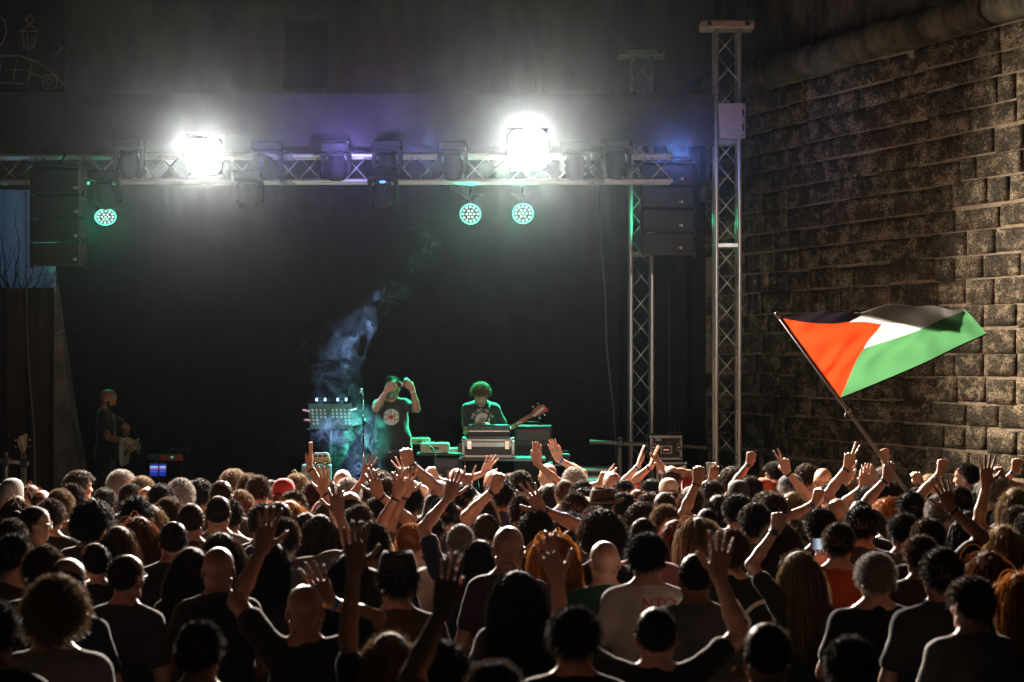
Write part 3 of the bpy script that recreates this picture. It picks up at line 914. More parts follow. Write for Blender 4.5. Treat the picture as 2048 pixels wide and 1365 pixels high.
def make_person(loc, rz, s, p, arms=None, fine=.0066):
    """p: description; arms: solved arm dicts (None: a shared standing body)"""
    global TROUSERS
    fem = p.get('f', False); bd = p.get('b', 0.0); til = p.get('tilt'); style = p.get('style', 'tee'); sl = p.get('sl', .62)
    face = True
    key = None
    if arms is None:
        k = p.get('ak', 0); key = ('b', fem, bd, k, til)
        if key not in _BM:
            me = mesh_np('person', *body_mesh(std_arms(k), bd, fem, tilter(*til) if til else None, fine=.05, face=face)); me.materials.append(SKIN); _BM[key] = me
        body = _BM[key]
        k2 = ('s', fem, bd, k, style, sl)
        if k2 not in _BM:
            me = mesh_np('shirt', *shirt_mesh(std_arms(k), bd, fem, len(_BM), sl, style=style)); me.materials.append(CLOTH); _BM[k2] = me
        sh = _BM[k2]
    else:
        body = mesh_np('person', *body_mesh(arms, bd, fem, tilter(*til) if til else None, fine=fine, face=face)); body.materials.append(SKIN)
        sh = mesh_np('shirt', *shirt_mesh(arms, bd, fem, hash_(str(p['x'])), sl, style=style)); sh.materials.append(CLOTH)
    o = link('person', body); o.location = loc; o.rotation_euler = (0, 0, rz); o.scale = (s, s, s)
    sk = SKT[p.get('sk', int(p['x'] + p['y']) % 3)]; o.color = (*sk, 1)
    c = link({'tee': 't_shirt', 'tank': 'tank_top', 'polo': 'polo_shirt'}[style], sh, None, o)
    c.color = (*CC[p['c']], 1)
    if p['c'] == 'striped':
        c.material_slots[0].link = 'OBJECT'; c.material_slots[0].material = STRIPED
    if TROUSERS is None:
        TROUSERS = mesh_np('trousers', *trousers_mesh()); TROUSERS.materials.append(CLOTH)
    t = link('trousers', TROUSERS, None, o); t.color = (*CC[p.get('tc') or ('navy', 'black', 'charcoal', 'blue')[int(p['x'] * 3 + p['y']) % 4]], 1)
    if bd > 0: t.scale = (1 + bd * 4.2, 1 + bd * 5, 1)
    M = None
    if til: 
        T = tilter(*til); r3 = Matrix([list(q) for q in T(None)]); pv = Vector((0, -.01, 1.50)); M = Matrix.Translation(pv) @ r3.to_4x4() @ Matrix.Translation(-pv)
    if p['h'] != 'bald':
        h = link('hair', hair_mesh(p['h'], int(p['x']) % 2), None, o); h.color = (*HC[p['hc']], 1)
        if M is not None: h.matrix_local = M
        if p['h'] in ('curly', 'bigcurly', 'wavy', 'quiff', 'short') and M is None:
            q = 1 + ((int(p['x'] * 7 + p['y'] * 3) % 11) - 5) * .012; h.scale = (q, q, 1); h.location = (0, 0, 0)
    for it in p.get('wear', ()):
        kind, col = (it.split(':') + ['black'])[:2]
        if kind == 'glasses': g = link('glasses', glasses_mesh(), None, o)
        elif kind == 'beard': g = link('beard', hair_mesh('beard'), None, o); g.color = (*HC[col], 1)
        else: g = link({'cap_back': 'cap'}.get(kind, kind), hat_mesh(kind), None, o); g.color = (*CC.get(col, HC.get(col, (.1, .1, .1))), 1)
        if M is not None: g.matrix_local = M
    for a in arms or ():
        if a.get('band'):
            nm = 'wristwatch' if a['band'] == 'watch' else 'wristband'
            link(nm, band_mesh(a, name=nm), {'watch': BLACKP, 'blue': BLUEBAND, 'black': RUBBER, 'white': WHITEP}[a['band']], o)
    o['label'] = p.get('label', ''); o['category'] = 'person'
    return o
# ------------------------------------------------------------------ ground, air, walls
def noise_mat(name, c0, c1, scale, rough=.9, stretch=(1, 1, 1), bump=.3, bscale=None, lo=.4, hi=.6, detail=8, dist=.02, coords='Object'):
    m, t, b = newmat(name)
    tc = N(t, 'ShaderNodeTexCoord'); mp = N(t, 'ShaderNodeMapping'); mp.inputs['Scale'].default_value = stretch
    t.links.new(tc.outputs[coords], mp.inputs['Vector'])
    n1 = N(t, 'ShaderNodeTexNoise', inp={'Scale': scale, 'Detail': detail, 'Roughness': .62}); t.links.new(mp.outputs[0], n1.inputs['Vector'])
    cr = N(t, 'ShaderNodeMapRange', inp={'From Min': lo, 'From Max': hi}); t.links.new(n1.outputs[0], cr.inputs[0])
    mx = N(t, 'ShaderNodeMix', data_type='RGBA'); mx.inputs['A'].default_value = (*c0, 1); mx.inputs['B'].default_value = (*c1, 1)
    t.links.new(cr.outputs[0], mx.inputs['Factor']); t.links.new(mx.outputs['Result'], b.inputs['Base Color'])
    b.inputs['Roughness'].default_value = rough; b.inputs['Specular IOR Level'].default_value = .25
    n2 = N(t, 'ShaderNodeTexNoise', inp={'Scale': bscale or scale * 3, 'Detail': 6}); t.links.new(mp.outputs[0], n2.inputs['Vector'])
    bp = N(t, 'ShaderNodeBump', inp={'Strength': bump, 'Distance': dist}); t.links.new(n2.outputs[0], bp.inputs['Height']); t.links.new(bp.outputs[0], b.inputs['Normal'])
    return m, t, b, mp, mx
ASPHALT = noise_mat('asphalt', (.035, .034, .033), (.06, .058, .055), 30)[0]
PLASTER = noise_mat('old_plaster', (.10, .095, .08), (.20, .19, .165), 1.1, stretch=(1, 1, .35), bump=.4, bscale=8)[0]
DRAPE = noise_mat('black_drape', (.010, .010, .011), (.018, .018, .019), 5, rough=.95, bump=.3, bscale=300, dist=.003)[0]
VALANCE = noise_mat('black_canvas', (.030, .030, .032), (.055, .054, .056), 2.2, rough=.8, bump=.25, bscale=40, dist=.006)[0]
BROWNDRAPE = noise_mat('brown_drape', (.016, .010, .008), (.026, .016, .012), 4, rough=.95)[0]
CONCRETE = noise_mat('weathered_concrete', (.16, .155, .145), (.30, .29, .27), 3, bump=.5, bscale=20)[0]
DECK = noise_mat('stage_deck', (.015, .015, .015), (.03, .03, .03), 12)[0]

g = MB(); g.box((0, 60, -.1), (600, 600, .2)); tag(g.build('ground', ASPHALT), kind='structure')
STZ = .80
st = empty('stage_platform', (0, 23.0, 0), 'low black stage platform behind the audience, under the lamps', 'stage')
b = MB(); b.box((-1.6, 1.15, STZ - .06), (10.4, 4.7, .12), bev=.01); b.build('deck', DECK, st)
b = MB(); b.box((-1.6, -1.17, .36), (10.3, .04, .72)); b.build('skirt', DRAPE, st)
for k in range(6):
    b = MB(); b.tube((-6.4 + k * 1.9, -.95, 0), (-6.4 + k * 1.9, -.95, STZ - .12), .03); b.build('leg', STEEL, st)

# plaster building behind the stage, with a blind window
bw = empty('rear_building', (0, 26.6, 0), 'old plastered building rising behind the stage roof', 'building')
def wall_with_recess():
    b = MB(); x0, x1 = -16, 5.5; wx0, wx1 = P(568, 0, 26.6).x, P(655, 0, 26.6).x; wz0, wz1 = P(0, 176, 26.6).z, P(0, 42, 26.6).z
    for q in (((x0 + wx0) / 2, wx0 - x0, 0, 11), ((wx1 + x1) / 2, x1 - wx1, 0, 11), ((wx0 + wx1) / 2, wx1 - wx0, 0, wz0), ((wx0 + wx1) / 2, wx1 - wx0, wz1, 11)):
        b.box((q[0], .2, (q[2] + q[3]) / 2), (q[1], .4, q[3] - q[2]))
    b.build('plaster_wall', PLASTER, bw)
    c = MB(); c.box(((wx0 + wx1) / 2, .26, (wz0 + wz1) / 2), (wx1 - wx0, .12, wz1 - wz0)); c.build('shuttered_window', mat('old_shutter', (.07, .065, .06), .8), bw)
wall_with_recess()

# black drape behind the band: real folds
def fold_sheet(x0, x1, z0, z1, y, amp, wl, seed, nx=220, nz=14, hang=.0):
    r = np.random.default_rng(seed); X = np.linspace(x0, x1, nx); Z = np.linspace(z0, z1, nz)
    ph = np.cumsum(r.uniform(.6, 1.4, nx)) * (x1 - x0) / nx / wl * 6.28
    V = []
    for j, z in enumerate(Z):
        t = (z - z0) / (z1 - z0)
        yy = y + amp * (np.sin(ph + .4 * np.sin(z * 1.3)) * (1 - .35 * t) + .35 * np.sin(2.3 * ph + z)) + hang * np.sin(np.pi * t)
        V.append(np.stack([X, yy, np.full(nx, z)], 1))
    V = np.concatenate(V); f = np.array([(j * nx + i, j * nx + i + 1, (j + 1) * nx + i + 1, (j + 1) * nx + i) for j in range(nz - 1) for i in range(nx - 1)])
    return V, f
def sheet(name, m, *a, thick=.006, **k):
    v, f = fold_sheet(*a, **k); n = len(v)
    v2 = v + np.array([0, thick, 0]); vv = np.concatenate([v, v2]); ff = np.concatenate([f, f[:, ::-1] + n])
    o = link(name, mesh_np(name, vv, ff), m); return o
d_ = 25.4
tag(sheet('stage_backdrop', DRAPE, P(118, 0, d_).x, P(1500, 0, d_).x, STZ + .004, 5.6, d_, .014, .6, 1, nx=420), 'wide black drape hanging behind the band, dull and softly folded', 'curtain')
tag(sheet('roof_valance', VALANCE, P(-90, 0, 22.45).x, P(1434, 0, 22.45).x, P(0, 293, 22.45).z, P(0, 188, 22.45).z, 22.45, .012, 1.7, 2, nx=260), 'long black canvas strip hanging above the lamp truss', 'valance')
tag(sheet('side_curtain', BROWNDRAPE, P(-120, 0, 22.0).x, P(108, 0, 22.0).x, 0.02, P(0, 576, 22.0).z, 22.0, .05, .28, 3, nx=120), 'dark brown side curtain under the hanging speakers', 'curtain')
# banner with white line drawing, upper corner
BX0, BX1, BZ0, BZ1, BY = P(-60, 0, 22.6).x, P(129, 0, 22.6).x, P(0, 186, 22.6).z, P(0, -60, 22.6).z, 22.6
bn = empty('hanging_banner', (BX0, BY, BZ0), 'dark banner with pale line drawing above the stage roof', 'banner')
bo = sheet('cloth', DRAPE, 0, BX1 - BX0, 0, BZ1 - BZ0, 0, .006, .6, 4, nx=40); bo.parent = bn
def bp_(px, py): q = P(px, py, BY); return (q.x - BX0, -.016, q.z - BZ0)
LINEM = mat('chalk_line', (.20, .19, .18), .9)
def line_art(pts, r=.011):
    b = MB(); b.path([bp_(*p) for p in pts], r, 5); return b.build('drawn_line', LINEM, bn)
line_art([(-40, 128), (0, 112), (40, 112), (75, 124), (105, 145), (130, 172)]); line_art([(-40, 182), (0, 166), (50, 168), (90, 184)])
for a in (5, 35, 65): line_art([(a, 113 + a * .1), (a - 8, 165)], .008)
line_art([(10, 140), (50, 140), (85, 155)], .008)
line_art([(100 + 15 * math.cos(t), 165 + 15 * math.sin(t)) for t in np.linspace(0, 6.3, 18)]); line_art([(100 + 7 * math.cos(t), 165 + 7 * math.sin(t)) for t in np.linspace(0, 6.3, 14)])
line_art([(60, 30), (68, 40), (60, 50), (52, 40), (60, 30)]); line_art([(44, 62), (60, 50), (78, 63), (40, 64)]); line_art([(46, 66), (48, 92), (58, 102), (70, 92), (73, 66)]); line_art([(56, 68), (57, 96)], .008); line_art([(65, 68), (64, 96)], .008)
line_art([(-10, 30), (10, 42), (14, 66), (4, 90), (-12, 104)]); line_art([(105, 82), (125, 96), (112, 112), (100, 130)])

# ------------------------------------------------------------------ stone fort wall beside the audience: every block its own piece
STONE, t_, b_ = newmat('weathered_stone')
tc = N(t_, 'ShaderNodeTexCoord'); oi = N(t_, 'ShaderNodeObjectInfo')
cmb = N(t_, 'ShaderNodeCombineXYZ'); off = N(t_, 'ShaderNodeMath', operation='MULTIPLY', inp={1: 37.0}); t_.links.new(oi.outputs['Random'], off.inputs[0])
for k_ in range(3): t_.links.new(off.outputs[0], cmb.inputs[k_])
ad_ = N(t_, 'ShaderNodeVectorMath', operation='ADD'); t_.links.new(tc.outputs['Object'], ad_.inputs[0]); t_.links.new(cmb.outputs[0], ad_.inputs[1])
mpa = N(t_, 'ShaderNodeMapping'); mpa.inputs['Scale'].default_value = (.38, 1, .8); t_.links.new(ad_.outputs[0], mpa.inputs['Vector'])
def nz3(vec, sc, det=8, ro=.65):
    n = N(t_, 'ShaderNodeTexNoise', inp={'Scale': sc, 'Detail': det, 'Roughness': ro}); t_.links.new(vec, n.inputs['Vector']); return n.outputs[0]
def mr(v, a, b_, c=0, d=1):
    n = N(t_, 'ShaderNodeMapRange', inp={'From Min': a, 'From Max': b_, 'To Min': c, 'To Max': d}); t_.links.new(v, n.inputs[0]); return n.outputs[0]
geo = N(t_, 'ShaderNodeNewGeometry'); gm = N(t_, 'ShaderNodeMapping'); gm.inputs['Scale'].default_value = (.5, .36, .62); t_.links.new(geo.outputs['Position'], gm.inputs['Vector'])
runs = mr(nz3(gm.outputs[0], 8.5, 10, .76), .48, .60)            # pale lime runs cross the courses
blot = mr(nz3(ad_.outputs[0], 5.0, 5), .38, .62)              # block to block tone
speck = mr(nz3(mpa.outputs[0], 85.0, 6, .72), .42, .60)        # fine dark pitting
def mixc(f, a, b_):
    n = N(t_, 'ShaderNodeMix', data_type='RGBA'); t_.links.new(f, n.inputs['Factor'])
    for k_, q_ in (('A', a), ('B', b_)):
        if isinstance(q_, tuple): n.inputs[k_].default_value = (*q_, 1)
        else: t_.links.new(q_, n.inputs[k_])
    return n.outputs['Result']
c1_ = mixc(blot, (.075, .060, .042), (.17, .135, .090))
c2_ = mixc(speck, (.022, .019, .013), c1_)
c3_ = mixc(runs, c2_, mixc(speck, (.09, .072, .047), (.56, .44, .30)))
t_.links.new(c3_, b_.inputs['Base Color']); b_.inputs['Roughness'].default_value = .93; b_.inputs['Specular IOR Level'].default_value = .2
bp_s = N(t_, 'ShaderNodeBump', inp={'Strength': .55, 'Distance': .02}); t_.links.new(nz3(mpa.outputs[0], 46.0, 7, .7), bp_s.inputs['Height']); t_.links.new(bp_s.outputs[0], b_.inputs['Normal'])
MORTAR = noise_mat('pale_mortar', (.26, .20, .14), (.42, .34, .24), 9)[0]
W0 = Vector((4.82, 18.75, 0)); WD = Vector((-.365, 1, 0)).normalized(); WN = Vector((-WD.y, WD.x, 0))   # WN faces the audience
sw = empty('stone_wall', W0, 'tall weathered stone fort wall beside the audience, partly lit by the lamps', 'wall')
sw.rotation_euler = (0, 0, math.atan2(WD.y, WD.x))   # local +X runs along the wall to the stage, local +Y faces the audience
def stone_mesh(L, H, seed):
    r = np.random.default_rng(seed); nx, nz = max(4, int(L / .075)), max(4, int(H / .065))
    X = np.linspace(-L / 2, L / 2, nx); Z = np.linspace(-H / 2, H / 2, nz); V = []
    ph = r.uniform(0, 6.28, 6)
    for z in Z:
        for x in X:
            e = min(L / 2 - abs(x), H / 2 - abs(z))
            y = .003 * math.sin(7 * x + 5 * z + ph[0]) + r.normal() * .0022
            if e < .02: y -= .0015
            V.append((x * (1 - .010 * r.uniform()), y, z * (1 - .014 * r.uniform())))
    n0 = len(V)
    f = [(j * nx + i, (j + 1) * nx + i, (j + 1) * nx + i + 1, j * nx + i + 1) for j in range(nz - 1) for i in range(nx - 1)]
    ring = [i for i in range(nx)] + [j * nx + nx - 1 for j in range(1, nz)] + [(nz - 1) * nx + i for i in range(nx - 2, -1, -1)] + [j * nx for j in range(nz - 2, 0, -1)]
    V += [(V[i][0], -.14, V[i][2]) for i in ring]; m = len(ring)
    f += [(ring[k], ring[(k + 1) % m], n0 + (k + 1) % m, n0 + k) for k in range(m)]
    me = bpy.data.meshes.new('stone'); me.from_pydata(V, [], f); me.update(); me.materials.append(STONE)
    me.polygons.foreach_set('use_smooth', np.ones(len(me.polygons), dtype=bool))
    return me
WL0, WL1 = -4.2, 6.6
z = -.1; row = 0; stones = {}; far_v = []; far_f = []
while z < 5.93:
    H = (.245, .225, .26, .235)[row % 4]; x = WL0 - (row % 2) * .2
    while x < WL1:
        L = (.50, .62, .38, .78, .56, .30)[int(RNG.integers(6))]
        near = -.55 < x < 5.6 and z > 1.45
        key = (L, H + (0, -.012)[int(RNG.integers(2))], int(RNG.integers(2)))
        if key not in stones: stones[key] = stone_mesh(L - .010, key[1] - .012, len(stones))
        loc = (x + L / 2, float(RNG.uniform(.006, .010)), z + H / 2 + float(RNG.normal(0, .007))); rot = (float(RNG.normal(0, .001)), float(RNG.normal(0, .004)), float(RNG.normal(0, .003)))
        if near:
            o = bpy.data.objects.new('stone', stones[key]); COL.objects.link(o); o.parent = sw; o.location = loc; o.rotation_euler = rot
        else:
            me = stones[key]; n0 = len(far_v); far_v += [(v.co.x + loc[0], v.co.y + loc[1], v.co.z + loc[2]) for v in me.vertices]; far_f += [tuple(i + n0 for i in p.vertices) for p in me.polygons]
        x += L
    z += H; row += 1
me = bpy.data.meshes.new('stonework'); me.from_pydata(far_v, [], far_f); me.update(); tag(link('stonework', me, STONE, sw), kind='stuff')
b = MB(); b.box(((WL0 + WL1) / 2, -.3012, 2.9), (WL1 - WL0 + .6, .60, 6.2)); b.build('mortar_core', MORTAR, sw)
# rounded string course and the wall above it
ZC = 6.13
x = WL0; k = 0
RENDER = noise_mat('stained_render', (.05, .043, .03), (.17, .14, .09), 3.2, stretch=(1, 1, .5), bump=.7, bscale=16)[0]
while x < WL1:
    L = 1.15
    b = MB(); n = 14; pts = [(.0 + .20 * math.sin(t), .19 * -math.cos(t)) for t in np.linspace(0, math.pi, n)]
    sec = 6; vs = []
    for j in range(sec + 1):
        xx = x + (L - .002) * j / sec
        vs += [(xx, p[0] + .012 * math.sin(xx * 9 + i) + .02 * math.sin(xx * 2.3) + RNG.normal() * .005, ZC + p[1] + .012 * math.sin(xx * 3)) for i, p in enumerate(pts)]
        vs += [(xx, -.3, ZC + .19), (xx, -.3, ZC - .19)]
    q = n + 2; fs = [(j * q + i, j * q + (i + 1) % q, (j + 1) * q + (i + 1) % q, (j + 1) * q + i) for j in range(sec) for i in range(q)]
    fs += [tuple(range(q - 1, -1, -1)), tuple(sec * q + i for i in range(q))]
    b.add(vs, fs, True); b.build('string_course', RENDER, sw); x += L
b = MB(); b.box(((WL0 + WL1) / 2, -.42, 8.4), (WL1 - WL0 + .6, .6, 4.1)); b.build('upper_wall', RENDER, sw)

# ------------------------------------------------------------------ air: one closed box of thin stage haze round everything
hz = MB(); hz.box((0, 24, 6), (90, 62, 14.0)); 
hm = bpy.data.materials.new('thin_haze'); hm.use_nodes = True; t_ = hm.node_tree; t_.nodes.clear()
pv = N(t_, 'ShaderNodeVolumePrincipled'); pv.inputs['Density Attribute'].default_value = ''; pv.inputs['Color'].default_value = (.64, .80, .97, 1); pv.inputs['Density'].default_value = .000105; pv.inputs['Anisotropy'].default_value = .976
pv2 = N(t_, 'ShaderNodeVolumePrincipled'); pv2.inputs['Density Attribute'].default_value = ''; pv2.inputs['Color'].default_value = (.64, .80, .97, 1); pv2.inputs['Density'].default_value = .00001; pv2.inputs['Anisotropy'].default_value = .1
pv3 = N(t_, 'ShaderNodeVolumePrincipled'); pv3.inputs['Density Attribute'].default_value = ''; pv3.inputs['Color'].default_value = (.8, .9, 1, 1); pv3.inputs['Density'].default_value = .000015; pv3.inputs['Anisotropy'].default_value = .991
ax_ = N(t_, 'ShaderNodeAddShader'); t_.links.new(pv.outputs[0], ax_.inputs[0]); t_.links.new(pv3.outputs[0], ax_.inputs[1])
av = N(t_, 'ShaderNodeAddShader'); t_.links.new(ax_.outputs[0], av.inputs[0]); t_.links.new(pv2.outputs[0], av.inputs[1])
t_.links.new(av.outputs[0], N(t_, 'ShaderNodeOutputMaterial').inputs['Volume'])
hm.cycles.volume_sampling = 'EQUIANGULAR'
tag(hz.build('haze', hm), kind='stuff')
# ------------------------------------------------------------------ trusses
def rod_mesh(L, r, n=8):
    b = MB(); b.tube((0, 0, 0), (0, 0, L), r, n); return b.mesh('rod')
def place_rod(name, me, p0, p1, m, parent):
    o = link(name, me, m, parent); v = Vector(p1) - Vector(p0)
    o.location = p0; o.rotation_mode = 'QUATERNION'; o.rotation_quaternion = v.to_track_quat('Z', 'Y'); o.scale = (1, 1, v.length); return o
CHORD = rod_mesh(1, .025, 12); BRACE = rod_mesh(1, .0095, 6)
CHORD.materials.append(ALU); BRACE.materials.append(ALU)
def truss(root, a, b, w, up, side, step=.29, skip=None):
    """square truss; a, b: centre line in root space; up, side: unit vectors"""
    a, b, up, side = Vector(a), Vector(b), Vector(up), Vector(side); h = w / 2
    cs = [(up * i + side * j) * h for i, j in ((1, 1), (1, -1), (-1, -1), (-1, 1))]
    for c in cs: place_rod('chord', CHORD, a + c, b + c, ALU, root)
    n = int((b - a).length / step); d = (b - a) / n
    for q in range(4):
        c0, c1 = cs[q], cs[(q + 1) % 4]
        for k in range(n):
            s_, e_ = (c0, c1) if (k + q) % 2 == 0 else (c1, c0)
            place_rod('brace', BRACE, a + d * k + s_, a + d * (k + 1) + e_, ALU, root)
    return cs
ft = empty('lamp_truss', (0, 22.64, 4.895), 'long horizontal aluminium truss carrying the stage lamps', 'truss')
truss(ft, (P(-60, 0, 22.5).x, 0, 0), (P(1345, 0, 22.5).x, 0, 0), .285, (0, 0, 1), (0, 1, 0), .262)
for px in (-5, 575, 1195):      # section joints
    b = MB(); 
    for i in (-1, 1):
        for j in (-1, 1): b.tube((P(px, 0, 22.6).x - .07, i * .142, j * .142), (P(px, 0, 22.6).x + .07, i * .142, j * .142), .032, 10)
    b.build('joint', STEEL, ft)
def tower(x0, x1, d, ztop, label, cap=True, mid=None):
    X0, X1 = P(x0, 0, d).x, P(x1, 0, d).x; w = X1 - X0
    o = empty('truss_tower', ((X0 + X1) / 2, d + w / 2, 0), label, 'truss tower', 'truss towers of the stage roof')
    truss(o, (0, 0, .12), (0, 0, ztop - .1), w, (0, 1, 0), (1, 0, 0), .30)
    b = MB(); b.box((0, 0, .06), (w + .35, w + .35, .12), bev=.02); b.build('base', STEEL, o)
    zc = ztop
    b = MB(); b.box((0, 0, zc - .05), (.60, .34, .10), bev=.018)
    hb = b.build('head_block', mat('head_block_paint', (.45, .36, .30), .5), o)
    for sx in (-.21, .21):
        c = MB(); c.lathe([(.026, 0), (.026, .012), (.012, .014)], (sx, -.168, zc - .05), (0, -1, 0), 14); c.build('bolt', DARKM, hb)
    for z in mid or ():
        b = MB()
        for i in (-1, 1):
            b.box((0, i * w / 2, z), (w + .02, .036, .05), bev=.006); b.box((i * w / 2, 0, z), (.036, w - .05, .05), bev=.006)
        b.build('section_frame', ALU, o)
    return o, w
ZT = P(0, 40, 22.3).z
tw1, w1 = tower(1433, 1479, 22.3, ZT, 'taller looking truss tower in front of the roof canvas', mid=(P(0, 492, 22.4).z, P(0, 285, 22.4).z))
tw2, w2 = tower(1262, 1304, 24.2, P(0, 97, 24.2).z, 'truss tower farther back, its top showing above the roof canvas', mid=(P(0, 508, 24.2).z,))
# sleeve plate of the roof on the near tower
sp = MB(); q0 = P(1437, 207, 22.2); q1 = P(1492, 277, 22.2)
M_ = Matrix.Identity(3)
sp.prism([(0, 0), (.015, -.39), (.30, -.39), (.30, 0)], 0, .035); so = sp.build('sleeve_plate', mat('sleeve_paint', (.50, .44, .47), .5, .1), tw1, (q0.x - tw1.location.x, 22.2 - tw1.location.y, q0.z))
for zz in (-.11, -.27):
    c = MB(); c.box((.272, -.004, zz), (.02, .01, .08), bev=.003); c.build('slot', BLACK, so)
for zz in (-.03, -.20, -.36):
    c = MB(); c.lathe([(.008, 0), (.008, .006)], (.272, -.0, zz), (0, -1, 0), 8); c.build('bolt', DARKM, so)

# ------------------------------------------------------------------ lamps
def blinder(px, py, k, label):
    c = P(px, py, 22.15); o = empty('audience_blinder', c, label, 'stage lamp', 'blinders on the truss')
    b = MB(); b.box((0, .07, 0), (.40 * k, .12, .42 * k), bev=.02); b.build('housing', BLACKP, o)
    for sx in (-1, 1):
        for sz in (-1, 1):
            c2 = MB(); c2.lathe([(.095 * k, -.002), (.088 * k, .016), (.05 * k, .028), (.002, .031)], (sx * .10 * k, .012, sz * .105 * k), (0, -1, 0), 20); c2.build('lamp_lens', BLINDM, o)
    b = MB(); b.lathe([(.19 * k, -.012), (.205 * k, -.004), (.19 * k, .004)], (0, .002, 0), (0, -1, 0), 28); b.build('glare_disc', GLAREM, o)  # glowing disc added so the lenses merge into one round glare
    b = MB(); b.path([(-.22 * k, .07, 0), (-.22 * k, .07, .26), (.22 * k, .07, .26), (.22 * k, .07, 0)], .012, 6); b.build('yoke', DARKM, o)
    b = MB(); b.tube((0, .07, .25), (0, .36, .25), .02, 8); b.build('clamp', DARKM, o)
GLAREM = emit('glare_glow', (1.0, .95, .88), 25)
BLINDM = emit('lamp_glow', (1.0, .95, .88), 60)
blinder(408, 313, .95, 'dazzling white lamp on the truss farther from the towers')
blinder(1056, 300, 1.1, 'dazzling white lamp on the truss nearer to the towers, the larger glare')
LEDW = emit('led_core', (.72, 1.0, .90), 1.25); LEDG = emit('led_glow', (.01, .62, .36), 1.5); LEDR = emit('led_ring', (.16, 1.0, .62), 1.9)
def par(c, aim, label):
    o = empty('par_lamp', c, label, 'stage lamp', 'green lamps above the band')
    rot = (aim - c).to_track_quat('Y', 'Z').to_matrix()     # local +Y shines
    T = lambda v: rot @ Vector(v)
    b = MB(); b.lathe([(.10, -.20), (.118, -.18), (.125, -.02), (.134, 0), (.134, .012), (.120, .012)], (0, 0, 0), T((0, 1, 0)), 28); b.build('can', BLACKP, o)
    b = MB(); b.lathe([(.119, .004), (.119, .008)], (0, 0, 0), T((0, 1, 0)), 28); b.build('lens_plate', LEDG, o)
    b = MB(); ring = [T((.124 * math.cos(t), .014, .124 * math.sin(t))) for t in np.linspace(0, 6.2832, 32, endpoint=False)]; b.path(ring, .0085, 6, closed=True); b.build('rim', LEDR, o)
    for n, rr in ((1, 0), (6, .045), (12, .090)):
        for k in range(n):
            t = 6.2832 * k / n; c2 = MB(); c2.lathe([(.0165, 0), (.0145, .008), (.003, .011)], T((rr * math.cos(t), .009, rr * math.sin(t))), T((0, 1, 0)), 9); c2.build('led', LEDW, o)
    b = MB(); b.path([T((-.145, -.09, 0)), Vector((-.15, 0, .24)), Vector((.15, 0, .24)), T((.145, -.09, 0))], .011, 6); b.build('yoke', DARKM, o)
    b = MB(); b.tube((0, 0, .23), (0, .12, .34), .016, 8); b.build('clamp', DARKM, o)
par(PARS[0], PAR_AIM[0], 'round green LED lamp beside the hanging speakers, tilted')
par(PARS[1], PAR_AIM[1] + Vector((0, -3, 1.5)), 'round green LED lamp above the keyboard player')
par(PARS[2], PAR_AIM[2] + Vector((0, -3, 1.5)), 'round green LED lamp straight below the larger glare')
lb = empty('lamp_bar', (0, 24.74, 4.92), 'thin black pipe that carries the green lamps', 'lamp bar')
b = MB(); b.tube((P(60, 0, 24.7).x, 0, 0), (P(1420, 0, 24.7).x, 0, 0), .025, 10); b.build('pipe', BLACK, lb)
for px in (75, 640, 1400): b = MB(); b.tube((P(px, 0, 24.7).x, 0, 0), (P(px, 0, 24.7).x, 0, 1.3), .006, 6); b.build('drop_wire', BLACK, lb)
LENSB = mat('coated_lens', (.02, .04, .12), .06, 0, .1); LENSBLUE = emit('blue_lens', (.12, .35, 1.0), 2.2)
def moving_head(px, py, label, tilt=70, pan=0, lit=False, base_up=True):
    """yoke-type lamp hanging under its base; py: middle of the lamp head"""
    d = 22.33; c = P(px, py, d); o = empty('moving_head_lamp', c, label, 'stage lamp', 'moving head lamps on the truss')
    b = MB(); b.box((0, 0, .225), (.34, .25, .11), bev=.022); b.box((0, 0, .16), (.20, .17, .03), bev=.01); b.build('base', FIXTURE, o)
    for sx in (-1, 1):
        b = MB(); b.prism([(sx * .17, .16), (sx * .17, -.04), (sx * .155, -.07), (sx * .135, -.07), (sx * .125, -.04), (sx * .125, .11), (sx * .09, .15), (sx * .09, .16)][::sx], -.06, .06); b.build('yoke_arm', FIXTURE, o)
    Rt = Matrix.Rotation(R(pan), 3, 'Z') @ Matrix.Rotation(R(-tilt), 3, 'X'); ax = Rt @ Vector((0, -1, 0))
    b = MB(); b.lathe([(.05, -.14), (.095, -.12), (.112, -.03), (.112, .06), (.095, .13), (.088, .155), (.078, .155)], (0, 0, -.01), ax, 22); hd = b.build('lamp_head', FIXTURE, o)
    b = MB(); b.lathe([(.078, .140), (.06, .152), (.02, .158), (.001, .159)], (0, 0, -.01), ax, 20); b.build('lens', LENSBLUE if lit else LENSB, hd)
    b = MB(); b.tube((-.10, .0, .28), (-.10, .30, .25), .018, 8); b.tube((.10, .0, .28), (.10, .30, .25), .018, 8); b.build('clamp', DARKM, o)
    return o
MH = [(258, 328, 60, 10, 'dark moving lamp on the truss left of the first glare'.replace('left of', 'between the speakers and'), 0), (212, 392, 75, -30, 'dark moving lamp hanging low beside the speaker stack', 0), (535, 334, 25, -25, 'moving lamp just past the smaller glare, lens catching blue', 0),
      (496, 392, 80, 30, 'dark moving lamp hanging below the truss by the smaller glare', 0), (672, 336, 85, 0, 'dark moving lamp at the middle of the truss', 0), (775, 332, 70, 0, 'upper of two dark moving lamps above the man with the camera', 0),
      (766, 388, 62, 0, 'low hanging moving lamp with a glowing blue lens', 1), (905, 334, 80, 0, 'dark moving lamp above the keyboard player', 0), (1150, 334, 80, 10, 'dark moving lamp lost in the larger glare', 0), (1232, 330, 75, 0, 'dark moving lamp at the tower end of the truss', 0)]
